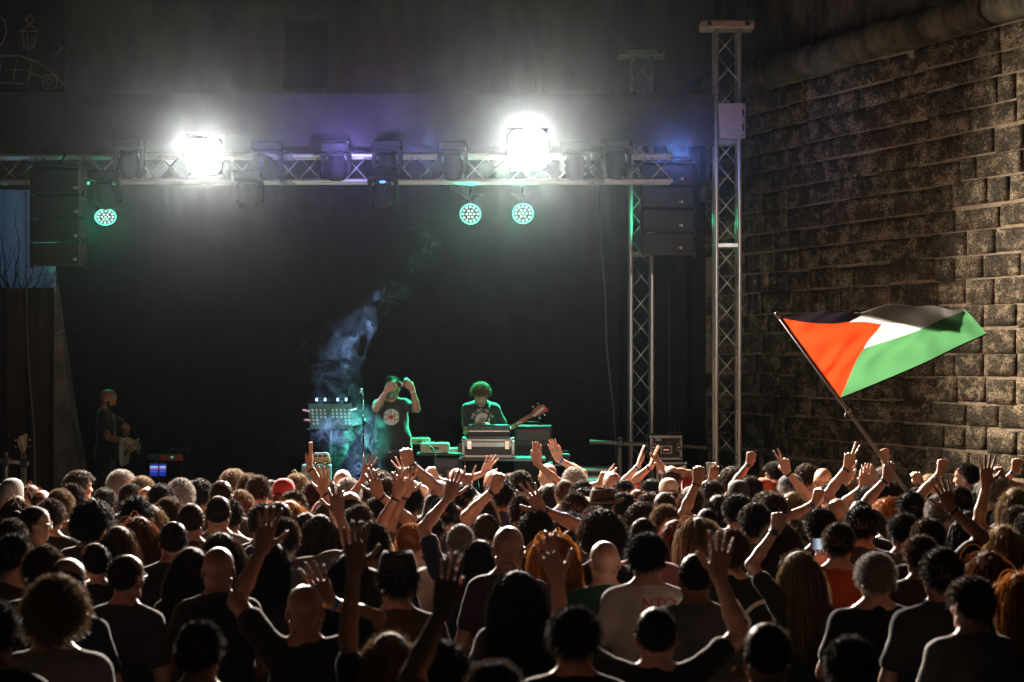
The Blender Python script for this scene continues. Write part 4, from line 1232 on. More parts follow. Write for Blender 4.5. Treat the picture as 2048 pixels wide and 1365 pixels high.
for x, y, t, pn, l, lit in MH: moving_head(x, y, l, t, pn, lit)

# ------------------------------------------------------------------ hanging speakers
LOGO = mat('pale_logo', (.75, .60, .48), .5)
GRILLE = mat('speaker_grille', (.014, .013, .013), .6, .2, .3, 60, bump=.4, bscale=400)
EDGE = mat('speaker_edge', (.03, .027, .025), .6)
def line_array(x0, x1, ys, d, tags, label):
    X0, X1 = P(x0, 0, d).x, P(x1, 0, d).x; top = P(0, ys[0], d).z
    o = empty('line_array', ((X0 + X1) / 2, d, top), label, 'speakers', 'hanging speaker columns')
    w = X1 - X0
    b = MB(); b.box((0, .2, .04), (w * .9, .36, .05), bev=.01); b.tube((0, .2, .05), (0, .62, .25 if d < 22.4 else .3), .012, 8); b.build('rigging_frame', DARKM, o)
    for k in range(len(ys) - 1):
        z0, z1 = P(0, ys[k], d).z - top, P(0, ys[k + 1], d).z - top; h = z0 - z1
        M3 = Matrix.Rotation(R(-2 + 2.5 * k), 3, 'X')
        b = MB(); b.box((0, .20, (z0 + z1) / 2), (w, .36, h - .012), M3, .014); c = b.build('cabinet', EDGE, o)
        b = MB(); b.box((0, .012, (z0 + z1) / 2), (w - .03, .02, h - .035), M3, .006); b.build('grille', GRILLE, c)
        tx, ty = tags[k]; q = P(tx, ty, d); lx, lz = q.x - (X0 + X1) / 2, q.z - top
        b = MB(); b.box((lx + .012, -.004, lz), (.022, .006, .030), bev=.002); b.box((lx - .012, -.004, lz), (.010, .006, .018), bev=.002); b.box((lx + .012, -.008, lz), (.008, .004, .014)); b.build('logo', LOGO, c)
        b = MB()
        for sx in (-1, 1): b.box((sx * (w / 2 + .01), .16, z1 + .01), (.02, .06, .07), bev=.004)
        b.build('hinge', DARKM, c)
line_array(58, 160, (338, 388, 436, 484, 531), 21.7, [(150, 376), (151, 424), (150, 472), (149, 519)], 'column of black hanging speakers above the brown side curtain')
line_array(1284, 1390, (326, 372, 418, 464, 509), 22.9, [(1363, 358), (1362, 404), (1361, 451), (1360, 496)], 'column of black hanging speakers between the two towers')
def cable(name, pts, r, label, m=BLACK, cat='cable'):
    b = MB(); pp = []
    pts = [Vector(p) for p in pts]
    for k in range(len(pts) - 1):
        p0, p1, p2, p3 = pts[max(k - 1, 0)], pts[k], pts[k + 1], pts[min(k + 2, len(pts) - 1)]
        for t in np.linspace(0, 1, 7)[:-1]: pp.append(.5 * (2 * p1 + (p2 - p0) * t + (2 * p0 - 5 * p1 + 4 * p2 - p3) * t * t + (3 * p1 - p0 - 3 * p2 + p3) * t ** 3))
    b.path(pp + [pts[-1]], r, 6); o = b.build(name, m); tag(o, label, cat); return o
GREYC = mat('grey_cable', (.10, .10, .11), .6)
cable('hanging_cable', [P(1200, 350, 24.0), P(1202, 480, 24), P(1211, 600, 24), P(1214, 700, 24), P(1228, 830, 24), P(1234, 950, 24)], .009, 'loose grey cable dangling beside the shorter tower', GREYC)
cable('hanging_cable', [P(52, 320, 21.6), P(52, 450, 21.6), P(53, 580, 21.6), P(58, 740, 21.6), P(68, 860, 21.6), P(70, 980, 21.6)], .008, 'thin dark cable falling down the brown side curtain', GREYC)
cable('hanging_cable', [P(1338, 560, 24.9), P(1339, 760, 24.9), P(1340, 900, 24.9)], .004, 'hair-thin line on the drape between the towers', GREYC)
cable('hanging_cable', [P(1507, 300, 23.5), P(1506, 600, 23.5), P(1508, 900, 23.5)], .004, 'hair-thin line falling past the taller tower', GREYC)

# ------------------------------------------------------------------ side of the stage: lit sheet standing in for the blue sky gap, bare tree behind it, pier
GAPSHEET, t_, b_ = newmat('sky_gap_sheet')
b_.inputs['Base Color'].default_value = (.55, .60, .62, 1); b_.inputs['Roughness'].default_value = .35
tr = N(t_, 'ShaderNodeBsdfTranslucent'); tr.inputs['Color'].default_value = (.70, .82, .88, 1); ms = N(t_, 'ShaderNodeMixShader', inp={0: .75})
tc = N(t_, 'ShaderNodeTexCoord'); nz_ = N(t_, 'ShaderNodeTexNoise', inp={'Scale': 5.0, 'Detail': 6.0}); t_.links.new(tc.outputs['Object'], nz_.inputs['Vector'])
bp2 = N(t_, 'ShaderNodeBump', inp={'Strength': .6, 'Distance': .04}); t_.links.new(nz_.outputs[0], bp2.inputs['Height']); t_.links.new(bp2.outputs[0], tr.inputs['Normal']); t_.links.new(bp2.outputs[0], b_.inputs['Normal'])
t_.links.new(b_.outputs[0], ms.inputs[1]); t_.links.new(tr.outputs[0], ms.inputs[2]); t_.links.new(ms.outputs[0], t_.nodes['Material Output'].inputs['Surface'])
tag(sheet('sky_gap_sheet', GAPSHEET, P(-60, 0, 23.4).x, P(113, 0, 23.4).x, P(0, 584, 23.4).z, P(0, 380, 23.4).z, 23.4, .03, .5, 8, nx=70), 'pale blue backlit sheet standing in for a sky gap behind the hanging speakers', 'plastic sheet')
TREE = mat('bare_bark', (.05, .04, .03), .9)
tr_o = empty('bare_tree', (P(25, 0, 23.2).x, 23.2, 0), 'bare dark tree twigs against the blue lit sheet', 'tree')
b = MB(); b.path([(0, 0, 0), (.03, 0, 1.5), (-.03, 0, 3.0), (.0, 0, 3.4)], .06, 7, [.08, .065, .045, .03]); b.build('trunk', TREE, tr_o)
b = MB(); rr = np.random.default_rng(5)
for k in range(70):
    z0 = rr.uniform(2.6, 3.5); a = rr.uniform(-.9, .9); L = rr.uniform(.5, 1.3); p0 = Vector((rr.normal() * .05, 0, z0)); pts = [p0]
    v = Vector((math.sin(a), rr.normal() * .1, math.cos(a)))
    for j in range(5): v = (v + Vector((rr.normal() * .28, rr.normal() * .05, rr.normal() * .22))).normalized(); pts.append(pts[-1] + v * L / 5)
    b.path(pts, .01, 4, [.011, .009, .007, .005, .004, .002])
b.build('twigs', TREE, tr_o)
b = MB(); d_ = 24.0
def taper(b, rows):
    vs = []; fs = []
    for (xa, xb, py, th) in rows:
        a, c = P(xa, py, d_), P(xb, py, d_); vs += [(a.x, d_ - th, a.z), (c.x, d_ - th, a.z), (c.x, d_ + th, a.z), (a.x, d_ + th, a.z)]
    for i in range(len(rows) - 1):
        for k in range(4): fs.append((i * 4 + k, i * 4 + (k + 1) % 4, i * 4 + 4 + (k + 1) % 4, i * 4 + 4 + k))
    fs += [(3, 2, 1, 0), tuple(len(rows) * 4 - 4 + i for i in range(4))]; b.add(vs, fs)
taper(b, [(76, 178, 1060, .30), (84, 160, 900, .24), (92, 150, 850, .2), (98, 138, 750, .15), (106, 124, 650, .1), (111, 116, 570, .06)])
pier = b.build('concrete_pier', CONCRETE); tag(pier, 'pale tapering concrete pier behind the guitarist', 'pier')

# railings of scaffold pipe
def railing(posts, rails, d, label, m=STEEL):
    o = empty('pipe_railing', (P(posts[0][0], 0, d).x, d, STZ), label, 'railing'); ox = o.location
    for x, y in posts:
        b = MB(); b.tube(P(x, y, d) - ox, Vector((P(x, 0, d).x, d, STZ)) - ox, .026, 10); b.build('post', m, o)
    for (x0, y0, x1, y1) in rails:
        b = MB(); b.tube(P(x0, y0, d - .05) - ox, P(x1, y1, d - .05) - ox, .024, 10); b.build('rail', m, o)
        for x, y in posts:
            if x0 - 4 <= x <= x1 + 4: 
                b = MB(); yy = y0 + (y1 - y0) * (x - x0) / (x1 - x0); b.box(P(x, yy, d - .025) - ox, (.08, .11, .085), bev=.012); b.build('coupler', DARKM, o)
SCAFF = mat('scaffold_pipe', (.36, .34, .29), .55, .4, .35, 8)
railing([(12, 905), (49, 907)], [(-40, 916, 58, 928)], 21.6, 'short scaffold pipe railing in front of the brown side curtain', SCAFF)
railing([(1523, 880), (1420, 878), (1240, 874)], [(1180, 884, 1532, 901)], 22.9, 'scaffold pipe railing behind the towers, one rail and three posts', SCAFF)

# ------------------------------------------------------------------ cases, amplifiers, instruments
CASEBLK = mat('case_laminate', (.020, .020, .022), .5, 0, .2, 25, bump=.2, bscale=160)
CASEALU = mat('case_edging', (.34, .35, .34), .42, .75, .25, 18)
def flight_case(name, x0, y0, x1, y1, d, dep, label, latches=True, dish=False):
    a, c = P(x0, y0, d), P(x1, y1, d); w_, h_ = c.x - a.x, a.z - c.z
    o = empty(name, ((a.x + c.x) / 2, d + dep / 2, c.z), label, 'flight case')
    b = MB(); b.box((0, 0, h_ / 2), (w_ - .012, dep - .012, h_ - .012)); b.build('body', CASEBLK, o)
    e = .032; b = MB()
    for sx in (-1, 1):
        for sy in (-1, 1): b.box((sx * (w_ / 2 - e / 2), sy * (dep / 2 - e / 2), h_ / 2), (e, e, h_ - 2 * e), bev=.004)
    for z in (e / 2, h_ - e / 2):
        for sy in (-1, 1): b.box((0, sy * (dep / 2 - e / 2), z), (w_, e, e), bev=.004)
        for sx in (-1, 1): b.box((sx * (w_ / 2 - e / 2), 0, z), (e, dep - 2 * e, e), bev=.004)
    b.build('edging', CASEALU, o)
    for sx in (-1, 1):
        for z in (0, h_):
            b = MB(); b.lathe([(.003, .026), (.018, .02), (.026, 0), (.018, -.02), (.003, -.026)], (sx * (w_ / 2 - .012), -dep / 2 + .012, z + (.012 if z == 0 else -.012)), (0, 0, 1), 10); b.build('ball_corner', CHROME, o)
    if latches:
        b = MB(); b.box((0, -dep / 2 - .003, h_ * .70), (w_ - .07, .006, .05), bev=.002); b.build('lid_rail', CASEALU, o)
        for sx in (-.36, .36):
            b = MB(); b.box((sx * w_, -dep / 2 - .010, h_ * .68), (.055, .012, .10), bev=.006); b.box((sx * w_, -dep / 2 - .018, h_ * .62), (.03, .008, .04), bev=.003); b.build('latch', CHROME, o)
    return o, w_, h_, dep
kc, kw, kh, kd = flight_case('keyboard_case', 924, 878, 1029, 916, 22.35, .42, 'wide black flight case with metal edging under the music keyboard')
# table under it
def table(x0, x1, y, d, dep, label, m=BLACKP, thick=.03, cross=False):
    a, c = P(x0, y, d), P(x1, y, d); o = empty('stage_table', ((a.x + c.x) / 2, d + dep / 2, STZ), label, 'table'); w_ = c.x - a.x; zt = a.z - STZ
    b = MB(); b.box((0, 0, zt - thick / 2), (w_, dep, thick), bev=.006); b.build('table_top', m, o)
    for sx in (-1, 1):
        for sy in (-1, 1):
            b = MB(); b.tube((sx * (w_ / 2 - .06), sy * (dep / 2 - .05), 0), (sx * (w_ / 2 - (.03 if not cross else .25)), sy * (dep / 2 - .05), zt - thick), .014, 8); b.build('leg', DARKM, o)
    return o
table(918, 1092, 917, 22.3, .55, 'black table under the wide flight case')
# keyboard lid / laptop stand the player leans over
dl = 22.30; a, c = P(936, 852, dl), P(1020, 878, dl)
ko = empty('stage_keyboard', ((a.x + c.x) / 2, dl + .16, c.z + .002), 'dark electronic keyboard tilted up on the flight case', 'keyboard')
b = MB(); b.box((0, .02, .016), (c.x - a.x, .30, .03), bev=.006); b.build('body', BLACKP, ko)
b = MB(); b.box((0, -.10, .085), (c.x - a.x, .022, .140), Matrix.Rotation(R(12), 3, 'X'), .006); b.build('back_panel', mat('satin_dark', (.035, .034, .038), .35, .2), ko)
b = MB(); b.box((0, -.108, .082), (c.x - a.x - .01, .016, .012), None, .003); b.build('trim_strip', CHROME, ko)
for k in range(18):
    b = MB(); b.box((-.21 + k * .025, .10, .037), (.022, .12, .012), bev=.002); b.build('key', WHITEP, ko)

# table of synthesizers beside it
table(832, 930, 907, 22.6, .45, 'narrow dark stand under the cream synthesizers')
CREAM = mat('cream_plastic', (.46, .40, .29), .45, 0, .15, 20)
def synth(x0, y0, x1, y1, d, dep, label, m=CREAM, knobs=4, keys=0):
    a, c = P(x0, y0, d), P(x1, y1, d); w_, h_ = c.x - a.x, a.z - c.z
    o = empty('synthesizer', ((a.x + c.x) / 2, d + dep / 2, c.z), label, 'synthesizer', 'synthesizers on the narrow stand')
    b = MB(); b.prism([(-w_ / 2, 0), (w_ / 2, 0), (w_ / 2, h_ * .8), (w_ / 2 - .015, h_), (-w_ / 2 + .015, h_), (-w_ / 2, h_ * .8)], -dep / 2, dep / 2); b.build('casing', m, o)
    for k in range(knobs):
        b = MB(); b.lathe([(.012, 0), (.011, .016), (.004, .018)], (-w_ / 2 + w_ * (k + .7) / (knobs + .4), -.02, h_), (0, 0, 1), 10); b.build('knob', DARKM, o)
    b = MB(); b.box((0, -dep / 2 - .002, h_ * .45), (w_ * .3, .004, h_ * .3)); b.build('socket_plate', DARKM, o)
    return o
synth(820, 877, 859, 889, 22.9, .22, 'cream synthesizer standing higher behind the other', knobs=3)
synth(841, 887, 898, 905, 22.5, .30, 'larger cream synthesizer with cables on top', knobs=5)
s3 = synth(860, 897, 924, 907, 22.85, .26, 'flat silver keyboard behind the cream synthesizers', mat('silver_plastic', (.42, .41, .40), .35, .3), 3)
cable('patch_cable', [P(855, 890, 22.48), P(868, 900, 22.4), P(872, 930, 22.4), P(870, 960, 22.4)], .006, 'teal cable falling from the cream synthesizer', mat('teal_cable', (.05, .22, .20), .5))
# combo amplifier below
def amplifier(x0, y0, x1, y1, d, dep, label, logo=True):
    a, c = P(x0, y0, d), P(x1, y1, d); w_, h_ = c.x - a.x, a.z - c.z
    o = empty('amplifier', ((a.x + c.x) / 2, d + dep / 2, c.z), label, 'amplifier')
    b = MB(); b.box((0, 0, h_ / 2), (w_, dep, h_), bev=.014); b.build('cabinet', CASEBLK, o)
    b = MB(); b.box((0, -dep / 2 - .004, h_ * .42), (w_ - .06, .012, h_ * .74), bev=.004); b.build('grille_cloth', mat('grille_cloth', (.05, .048, .05), .9, 0, .3, 80, bump=.4, bscale=500), o)
    b = MB(); b.box((0, -dep / 2 - .004, h_ * .90), (w_ - .06, .012, h_ * .12), bev=.003); b.build('control_panel', DARKM, o)
    b = MB(); b.path([(-.09, 0, h_), (-.08, 0, h_ + .03), (.08, 0, h_ + .03), (.09, 0, h_)], .008, 6); b.build('handle', BLACKP, o)
    if logo:
        b = MB(); b.lathe([(.032, 0), (.032, .006), (.02, .008)], (-w_ * .28, -dep / 2 - .010, h_ * .70), (0, -1, 0), 18); b.lathe([(.013, .008), (.013, .012)], (-w_ * .28, -dep / 2 - .010, h_ * .70), (0, -1, 0), 12); b.build('badge', LOGO, o)
    return o
amplifier(866, 914, 926, 1045, 22.75, .30, 'grey fronted amplifier under the synthesizer stand')
amplifier(1027, 851, 1105, 1040, 23.2, .36, 'tall black amplifier, green light along its top edge', False)
amplifier(1104, 909, 1142, 926, 22.2, .25, 'small flat amplifier head beside the tall amplifier', False)
table(1095, 1150, 927, 22.15, .35, 'small dark table beside the tall amplifier')
# rack case with recessed latches
rc, rw, rh, rd = flight_case('rack_case', 1300, 871, 1365, 921, 22.3, .50, 'black rack case with recessed metal latches near the truss towers', latches=False)
def dish(x, z, w_, h_):
    b = MB(); b.box((x, -rd / 2 - .002, z), (w_, .010, h_), bev=.004); q = b.build('latch_dish', CASEALU, rc)
    c = MB(); c.box((x, -rd / 2 - .009, z), (w_ * .72, .008, h_ * .66), bev=.003); c.build('recess', DARKM, q)
    c = MB(); c.box((x, -rd / 2 - .014, z), (w_ * .5, .008, h_ * .16), bev=.003); c.build('bar', CHROME, q)
dish(.0, rh * .42, .135, .095); dish(-rw * .40, rh * .52, .055, .085); dish(rw * .40, rh * .52, .055, .085)
b = MB(); b.box((-rw * .24, -rd / 2 - .002, rh * .83), (.066, .008, .034), bev=.002); b.build('sticker', mat('pale_sticker', (.35, .50, .48), .6), rc)
b = MB(); b.box((.03, -rd / 2 - .002, rh * .70), (.07, .008, .03), bev=.002); b.build('sticker', mat('red_sticker', (.18, .05, .06), .6), rc)
r2, *_ = flight_case('equipment_case', 1312, 924, 1374, 975, 22.25, .5, 'pale edged low case under the rack case', latches=True)
wr = empty('radio_receiver', (P(1348, 0, 22.6).x, 22.6, P(0, 871, 22.6).z), 'small radio receiver with two thin antennas on the rack case', 'receiver')
b = MB(); b.box((0, 0, .02), (.17, .14, .036), bev=.004); b.build('body', DARKM, wr)
for x in (0.015, .055): b = MB(); b.tube((x, .02, .038), (x - .012 if x < .03 else x, .02, .16), .0045, 6); b.build('antenna', mat('antenna', (.20, .30, .36), .5), wr)
# desk with crates beyond the hanging cable
flight_case('long_case', 1135, 938, 1232, 1000, 22.6, .5, 'long dark trunk beside the hanging cable')
flight_case('road_case', 1170, 962, 1200, 1040, 21.95, .4, 'small road case in front of the dark trunk')

# microphone stand
def P3(px, py, d, o): return P(px, py, d) - o.location
dm = 21.6; mo = empty('microphone_stand', (P(727, 0, dm).x, dm, STZ), 'thin straight microphone stand beside the man with the camera', 'microphone stand')
b = MB(); b.tube(P3(727, 1000, dm, mo), P3(726, 800, dm, mo), .0085, 8); b.build('pole', CHROME, mo)
b = MB(); b.tube((0, 0, .6), P3(727, 870, dm, mo), .013, 8); b.build('sleeve', CHROME, mo)
for t in (0, 2.09, 4.19): b = MB(); b.tube((0, 0, .10), (.28 * math.cos(t), .28 * math.sin(t), .012), .009, 6); b.build('leg', DARKM, mo)
mc = empty('microphone', P(723, 792, dm - .02), 'silver microphone at the top of its stand', 'microphone')
b = MB(); b.tube((.012, 0, -.09), (0, -.01, .02), .011, 10, .017); b.build('body', DARKM, mc)
b = MB(); b.lathe([(.014, .015), (.025, .03), (.028, .05), (.022, .068), (.004, .078)], (0, -.01, .005), (-.08, -.1, 1), 14); b.build('grille', CHROME, mc)
b = MB(); b.tube(P(731, 850, dm) - mc.location, P(727, 838, dm) - mc.location, .016, 8); b.build('clip', BLACKP, mc)

# music stand with perforated desk, seen from its back
ds = 21.9; s0, s1 = P(617, 808, ds), P(705, 859, ds); sw_, shh = s1.x - s0.x, s0.z - s1.z
ms_ = empty('music_stand', ((s0.x + s1.x) / 2, ds, STZ), 'green lit music stand with rows of round holes in its desk', 'music stand'); zc = (s0.z + s1.z) / 2 - STZ
GDESK = mat('music_desk', (.02, .12, .09), .35, .3, .2, 20)  # green stage light is put into the desk and hole colours
HOLE = mat('paper_behind_holes', (.55, .85, .74), .7)
b = MB(); b.prism([(-sw_ / 2 - .0, shh / 2), (sw_ / 2 - .01, shh / 2), (sw_ / 2 + .012, -shh / 2), (-sw_ / 2 + .02, -shh / 2)], -.004, .004); dk = b.build('desk', GDESK, ms_, (0, 0, zc))
for r_ in range(5):
    for c_ in range(10):
        if r_ >= 3 and 2 <= c_ <= 7: continue
        if c_ in (4,) : continue
        x = -sw_ / 2 + .045 + c_ * (sw_ - .085) / 9 + r_ * .003; z = shh / 2 - .070 - r_ * .037
        b = MB(); b.lathe([(.0135, 0), (.0135, .0025)], (x, -.0045, z), (0, -1, 0), 14); b.build('round_hole', HOLE, dk)
b = MB(); b.box((0, .02, -shh / 2 - .0), (sw_ + .03, .05, .006), bev=.002); b.build('ledge', GDESK, ms_, (0, 0, zc))
b = MB(); b.tube((0, .01, .05), (0, .01, zc - .05), .013, 8); b.build('pole', DARKM, ms_)
for t in (0, 2.09, 4.19): b = MB(); b.tube((0, .01, .12), (.26 * math.cos(t), .01 + .26 * math.sin(t), .01), .009, 6); b.build('leg', DARKM, ms_)
for x, z, r_, cn, cc in ((612, 822, -12, 'pink', (.75, .35, .38)), (615, 841, -8, 'pink', (.75, .35, .38)), (707, 820, 18, 'cream', (.75, .68, .62)), (710, 850, 14, 'cyan', (.25, .65, .62))):
    b = MB(); q = P(x, z, ds - .01); M3 = Matrix.Rotation(R(-r_), 3, 'Y')
    for yy in (-.007, .007): b.box((0, yy, 0), (.075, .008, .022), M3, .003)
    o = b.build('clothes_peg', mat('peg_' + cn, cc, .5)); o.location = q; tag(o, f'{cn} clothes peg clipped to the ' + ('lower' if z > 835 else 'upper') + ' side of the music stand', 'clothes peg')
for x, k in ((642, 0), (684, 1)):
    q = P(x, 808, ds); cl = empty('clip_lamp', q, 'twin headed clip lamp on the music stand, ' + ('farther from' if k == 0 else 'nearer to') + ' the microphone', 'clip lamp', 'clip lamps on the music stand')
    b = MB(); b.box((0, 0, .012), (.035, .025, .045), bev=.005); b.build('clip', BLACKP, cl)
    for sx in (-1, 1):
        b = MB(); b.path([(0, 0, .03), (sx * .012, -.005, .065), (sx * .035, -.01, .075), (sx * .045, -.012, .062)], .0028, 5); b.build('gooseneck', BLACKP, cl)
        b = MB(); b.lathe([(.005, .014), (.011, .004), (.012, -.014), (.002, -.018)], (sx * .046, -.014, .048), (0, 0, 1), 10); b.build('lamp', emit('blue_led', (.25, .5, 1.0), 7.0), cl)

# poster box with a toy van beside it
dp = 21.3; pb = empty('poster_box', (P(633, 0, dp).x, dp, STZ), 'painted wooden box with a beach poster at the stage edge', 'box')
x0, x1, z0, z1 = P(603, 0, dp).x - pb.location.x, P(661, 0, dp).x - pb.location.x, 0, P(0, 930, dp).z - STZ
b = MB(); b.box(((x0 + x1) / 2, .08, z1 / 2), (x1 - x0, .14, z1), bev=.008); b.build('frame', mat('mint_paint', (.30, .50, .42), .5), pb)
POST = noise_mat('beach_poster', (.50, .38, .18), (.16, .30, .42), 7, rough=.6, bump=.02, lo=.45, hi=.55)[0]
b = MB(); b.box(((x0 + x1) / 2, .006, z1 * .55), (x1 - x0 - .03, .008, z1 * .86), bev=.001); b.build('poster', POST, pb)
vs, fs = text_geo('Vintage', .082); me = bpy.data.meshes.new('poster_lettering'); me.from_pydata([((x0 + x1) / 2 + x, -.001, z1 - .085 + z + x * .15) for x, z, _ in vs], [], fs); link('poster_lettering', me, WHITEP, pb)
b = MB(); b.box((x0 - .01, .0, z1 - .16), (.045, .02, .26), Matrix.Rotation(R(-38), 3, 'Y'), .004); b.build('side_flap', mat('yellow_flap', (.55, .42, .10), .6), pb)
tv = empty('toy_van', (P(640, 0, dp).x, dp + .06, P(0, 930, dp).z + .002), 'small yellow toy camper van on top of the poster box', 'toy van')
VANY = mat('van_yellow', (.60, .38, .08), .35); 
b = MB(); b.prism([(-.085, .022), (.10, .022), (.105, .05), (.10, .065), (-.09, .065)], -.045, .045); b.build('lower_body', VANY, tv)
b = MB(); b.prism([(-.085, .0655), (.098, .0655), (.092, .105), (.07, .125), (-.06, .125), (-.08, .10)], -.043, .043); b.build('roof', mat('van_cream', (.62, .58, .48), .35), tv)
for x in (-.05, .0, .05): b = MB(); b.box((x, -.044, .09), (.036, .004, .026), bev=.002); b.build('window', BLACKP, tv)
for x in (-.05, .06):
    for y in (-.042, .042): b = MB(); b.lathe([(.019, -.008), (.022, 0), (.019, .008)], (x, y, .022), (0, 1, 0), 14); w_ = b.build('wheel', RUBBER, tv); c = MB(); c.lathe([(.011, 0), (.008, .004)], (x, y - .008 if y < 0 else y + .008, .022), (0, -1 if y < 0 else 1, 0), 12); c.build('hubcap', CHROME, w_)
# monitor speaker
mw = empty('floor_monitor', (P(745, 0, 21.2).x, 21.2, STZ), 'dark speaker standing at the stage edge below the microphone', 'speaker')
b = MB(); b.box((0, .1, .20), (.17, .2, .40), bev=.02); b.build('cabinet', CASEBLK, mw); b = MB(); b.box((0, -.003, .2), (.13, .012, .34), bev=.004); b.build('grille', GRILLE, mw)

# red keyboard on a stand, tablet screen below
dr = 22.9; rk = empty('red_keyboard', (P(345, 0, dr).x, dr, STZ), 'red ended stage keyboard on a thin stand beside the guitarist', 'keyboard')
ztop = P(0, 908, dr).z - STZ; REDK = mat('red_casing', (.30, .035, .022), .45)
b = MB(); b.box((-.10, .05, ztop - .04), (.34, .26, .06), bev=.01); b.build('body', BLACKP, rk)
b = MB(); b.box((.0, -.085, ztop - .04), (.27, .02, .075), bev=.008); b.build('end_panel', REDK, rk)
b = MB(); b.box((.01, -.098, ztop - .035), (.03, .006, .02)); b.build('display', emit('green_display', (.1, .6, .42), .6), rk)
b = MB(); b.path([(-.05, .05, ztop), (-.03, .05, ztop + .05), (.16, .05, ztop + .05), (.165, .05, ztop)], .006, 5); b.build('frame_bar', DARKM, rk)
for x in (-.2, .1): b = MB(); b.tube((x, .0, 0), (x, .05, ztop - .07), .014, 8); b.build('leg', DARKM, rk)
ts = empty('tablet_screen', (P(316, 0, 22.6).x, 22.6, P(0, 954, 22.6).z), 'tablet with a blue picture on its screen under the red keyboard', 'tablet')
M3 = Matrix.Rotation(R(-14), 3, 'X') @ Matrix.Rotation(R(0), 3, 'Y')
b = MB(); b.box((0, 0, .075), (.20, .012, .155), M3, .006); b.build('casing', BLACKP, ts)
SCR, t_, b_ = newmat('tablet_picture'); tc = N(t_, 'ShaderNodeTexCoord'); sx_ = N(t_, 'ShaderNodeSeparateXYZ'); t_.links.new(tc.outputs['Generated'], sx_.inputs[0])
rp = N(t_, 'ShaderNodeValToRGB'); cr = rp.color_ramp; cr.interpolation = 'CONSTANT'
cr.elements[0].color = (.01, .03, .30, 1); cr.elements[1].position = .93; cr.elements[1].color = (.02, .04, .25, 1)
for p_, c_ in ((.30, (.02, .05, .45, 1)), (.38, (.03, .25, .45, 1)), (.42, (.02, .05, .42, 1)), (.55, (.35, .12, .60, 1)), (.68, (.02, .02, .15, 1)), (.72, (.45, .85, .75, 1)), (.82, (.05, .08, .5, 1))):
    e = cr.elements.new(p_); e.color = c_
t_.links.new(sx_.outputs[2], rp.inputs[0]); t_.links.new(rp.outputs[0], b_.inputs['Emission Color']); b_.inputs['Emission Strength'].default_value = .9; b_.inputs['Base Color'].default_value = (.01, .01, .02, 1); SCR.cycles.emission_sampling = 'NONE'
b = MB(); b.box((0, -.0075, .075), (.18, .003, .135), M3); b.build('screen', SCR, ts)
b = MB(); b.box((.01, -.012, .075), (.014, .006, .16), M3); b.tube((.01, .02, 0), (.01, .05, -.25), .01, 6); b.build('holder', BLACKP, ts)

# ------------------------------------------------------------------ guitars
def guitar(name, body_c, ax, nrm_, label, body_m, neck_m, head_m, scale=1.0, bass=True):
    """ax: direction of the neck; nrm_: way the face looks"""
    ax = Vector(ax).normalized(); nn = Vector(nrm_); nn = (nn - ax * nn.dot(ax)).normalized(); sd = ax.cross(nn)
    M4 = Matrix((sd, ax, nn)).transposed()
    o = empty(name, body_c, label, 'bass guitar' if bass else 'guitar')
    def bl(b, nm, m, par=None): b.v = [tuple((M4 @ Vector(v)) * scale) for v in b.v]; return b.build(nm, m, par or o)
    out = []
    for t in np.linspace(0, 2 * math.pi, 40, endpoint=False):
        c, s_ = math.cos(t), math.sin(t); r = .165 + .03 * math.cos(2 * t) - (.035 if abs(s_) < .35 and abs(c) > .8 else 0)
        out.append((r * c * .95, r * s_ * 1.25 + (.05 * abs(c) if s_ > .4 else 0)))
    b = MB(); vs = [Vector((x, y, -.02)) for x, y in out] + [Vector((x, y, .02)) for x, y in out]; n = len(out)
    b.add(vs, [(i, (i + 1) % n, n + (i + 1) % n, n + i) for i in range(n)] + [tuple(reversed(range(n))), tuple(range(n, 2 * n))]); bl(b, 'body', body_m)
    L = .80 if bass else .62
    b = MB(); b.add([Vector(v) for v in ((-.028, .12, .012), (.028, .12, .012), (.022, L, .012), (-.022, L, .012), (-.028, .12, .032), (.028, .12, .032), (.022, L, .030), (-.022, L, .030))], [(3, 2, 1, 0), (4, 5, 6, 7), (0, 1, 5, 4), (1, 2, 6, 5), (2, 3, 7, 6), (3, 0, 4, 7)]); nk = bl(b, 'neck', neck_m)
    for k in range(14):
        y = L - (L - .15) * (1 - 2 ** (-(k + 1) / 8.5)); b = MB(); b.box((0, y, .0325), (.05, .003, .003)); bl(b, 'fret', CHROME, nk)
    b = MB(); pts = [(-.026, L), (.026, L), (.05, L + .05), (.045, L + .13), (.06, L + .165), (.035, L + .19), (.0, L + .17), (-.035, L + .165), (-.055, L + .10), (-.045, L + .04)]
    vs = [Vector((x, y, .004)) for x, y in pts] + [Vector((x, y, .024)) for x, y in pts]; n = len(pts); b.add(vs, [(i, (i + 1) % n, n + (i + 1) % n, n + i) for i in range(n)] + [tuple(reversed(range(n))), tuple(range(n, 2 * n))]); hd = bl(b, 'headstock', head_m)
    b = MB(); b.box((.008, L + .075, .0255), (.03, .15, .003), Matrix.Rotation(.12, 3, 'Z')); bl(b, 'truss_cover', WHITEP, hd)
    for sx in (-1, 1):
        for y in (.05, .12):
            b = MB(); b.tube((sx * .045, L + y, .012), (sx * .075, L + y, .012), .004, 6); b.lathe([(.004, 0), (.018, .004), (.018, .012), (.004, .016)], (sx * .07, L + y, .012), (sx, 0, 0), 12); bl(b, 'tuner', CHROME, hd)
    for k in range(4): b = MB(); x = -.018 + .012 * k; b.tube((x, -.08, .036), (x * .8, L + .05, .033), .0015, 4); bl(b, 'string', CHROME, nk)
    b = MB(); b.box((0, -.08, .028), (.08, .04, .016), bev=.004); b.box((0, .05, .026), (.075, .03, .012), bev=.004); bl(b, 'pickup', DARKM)
    return o
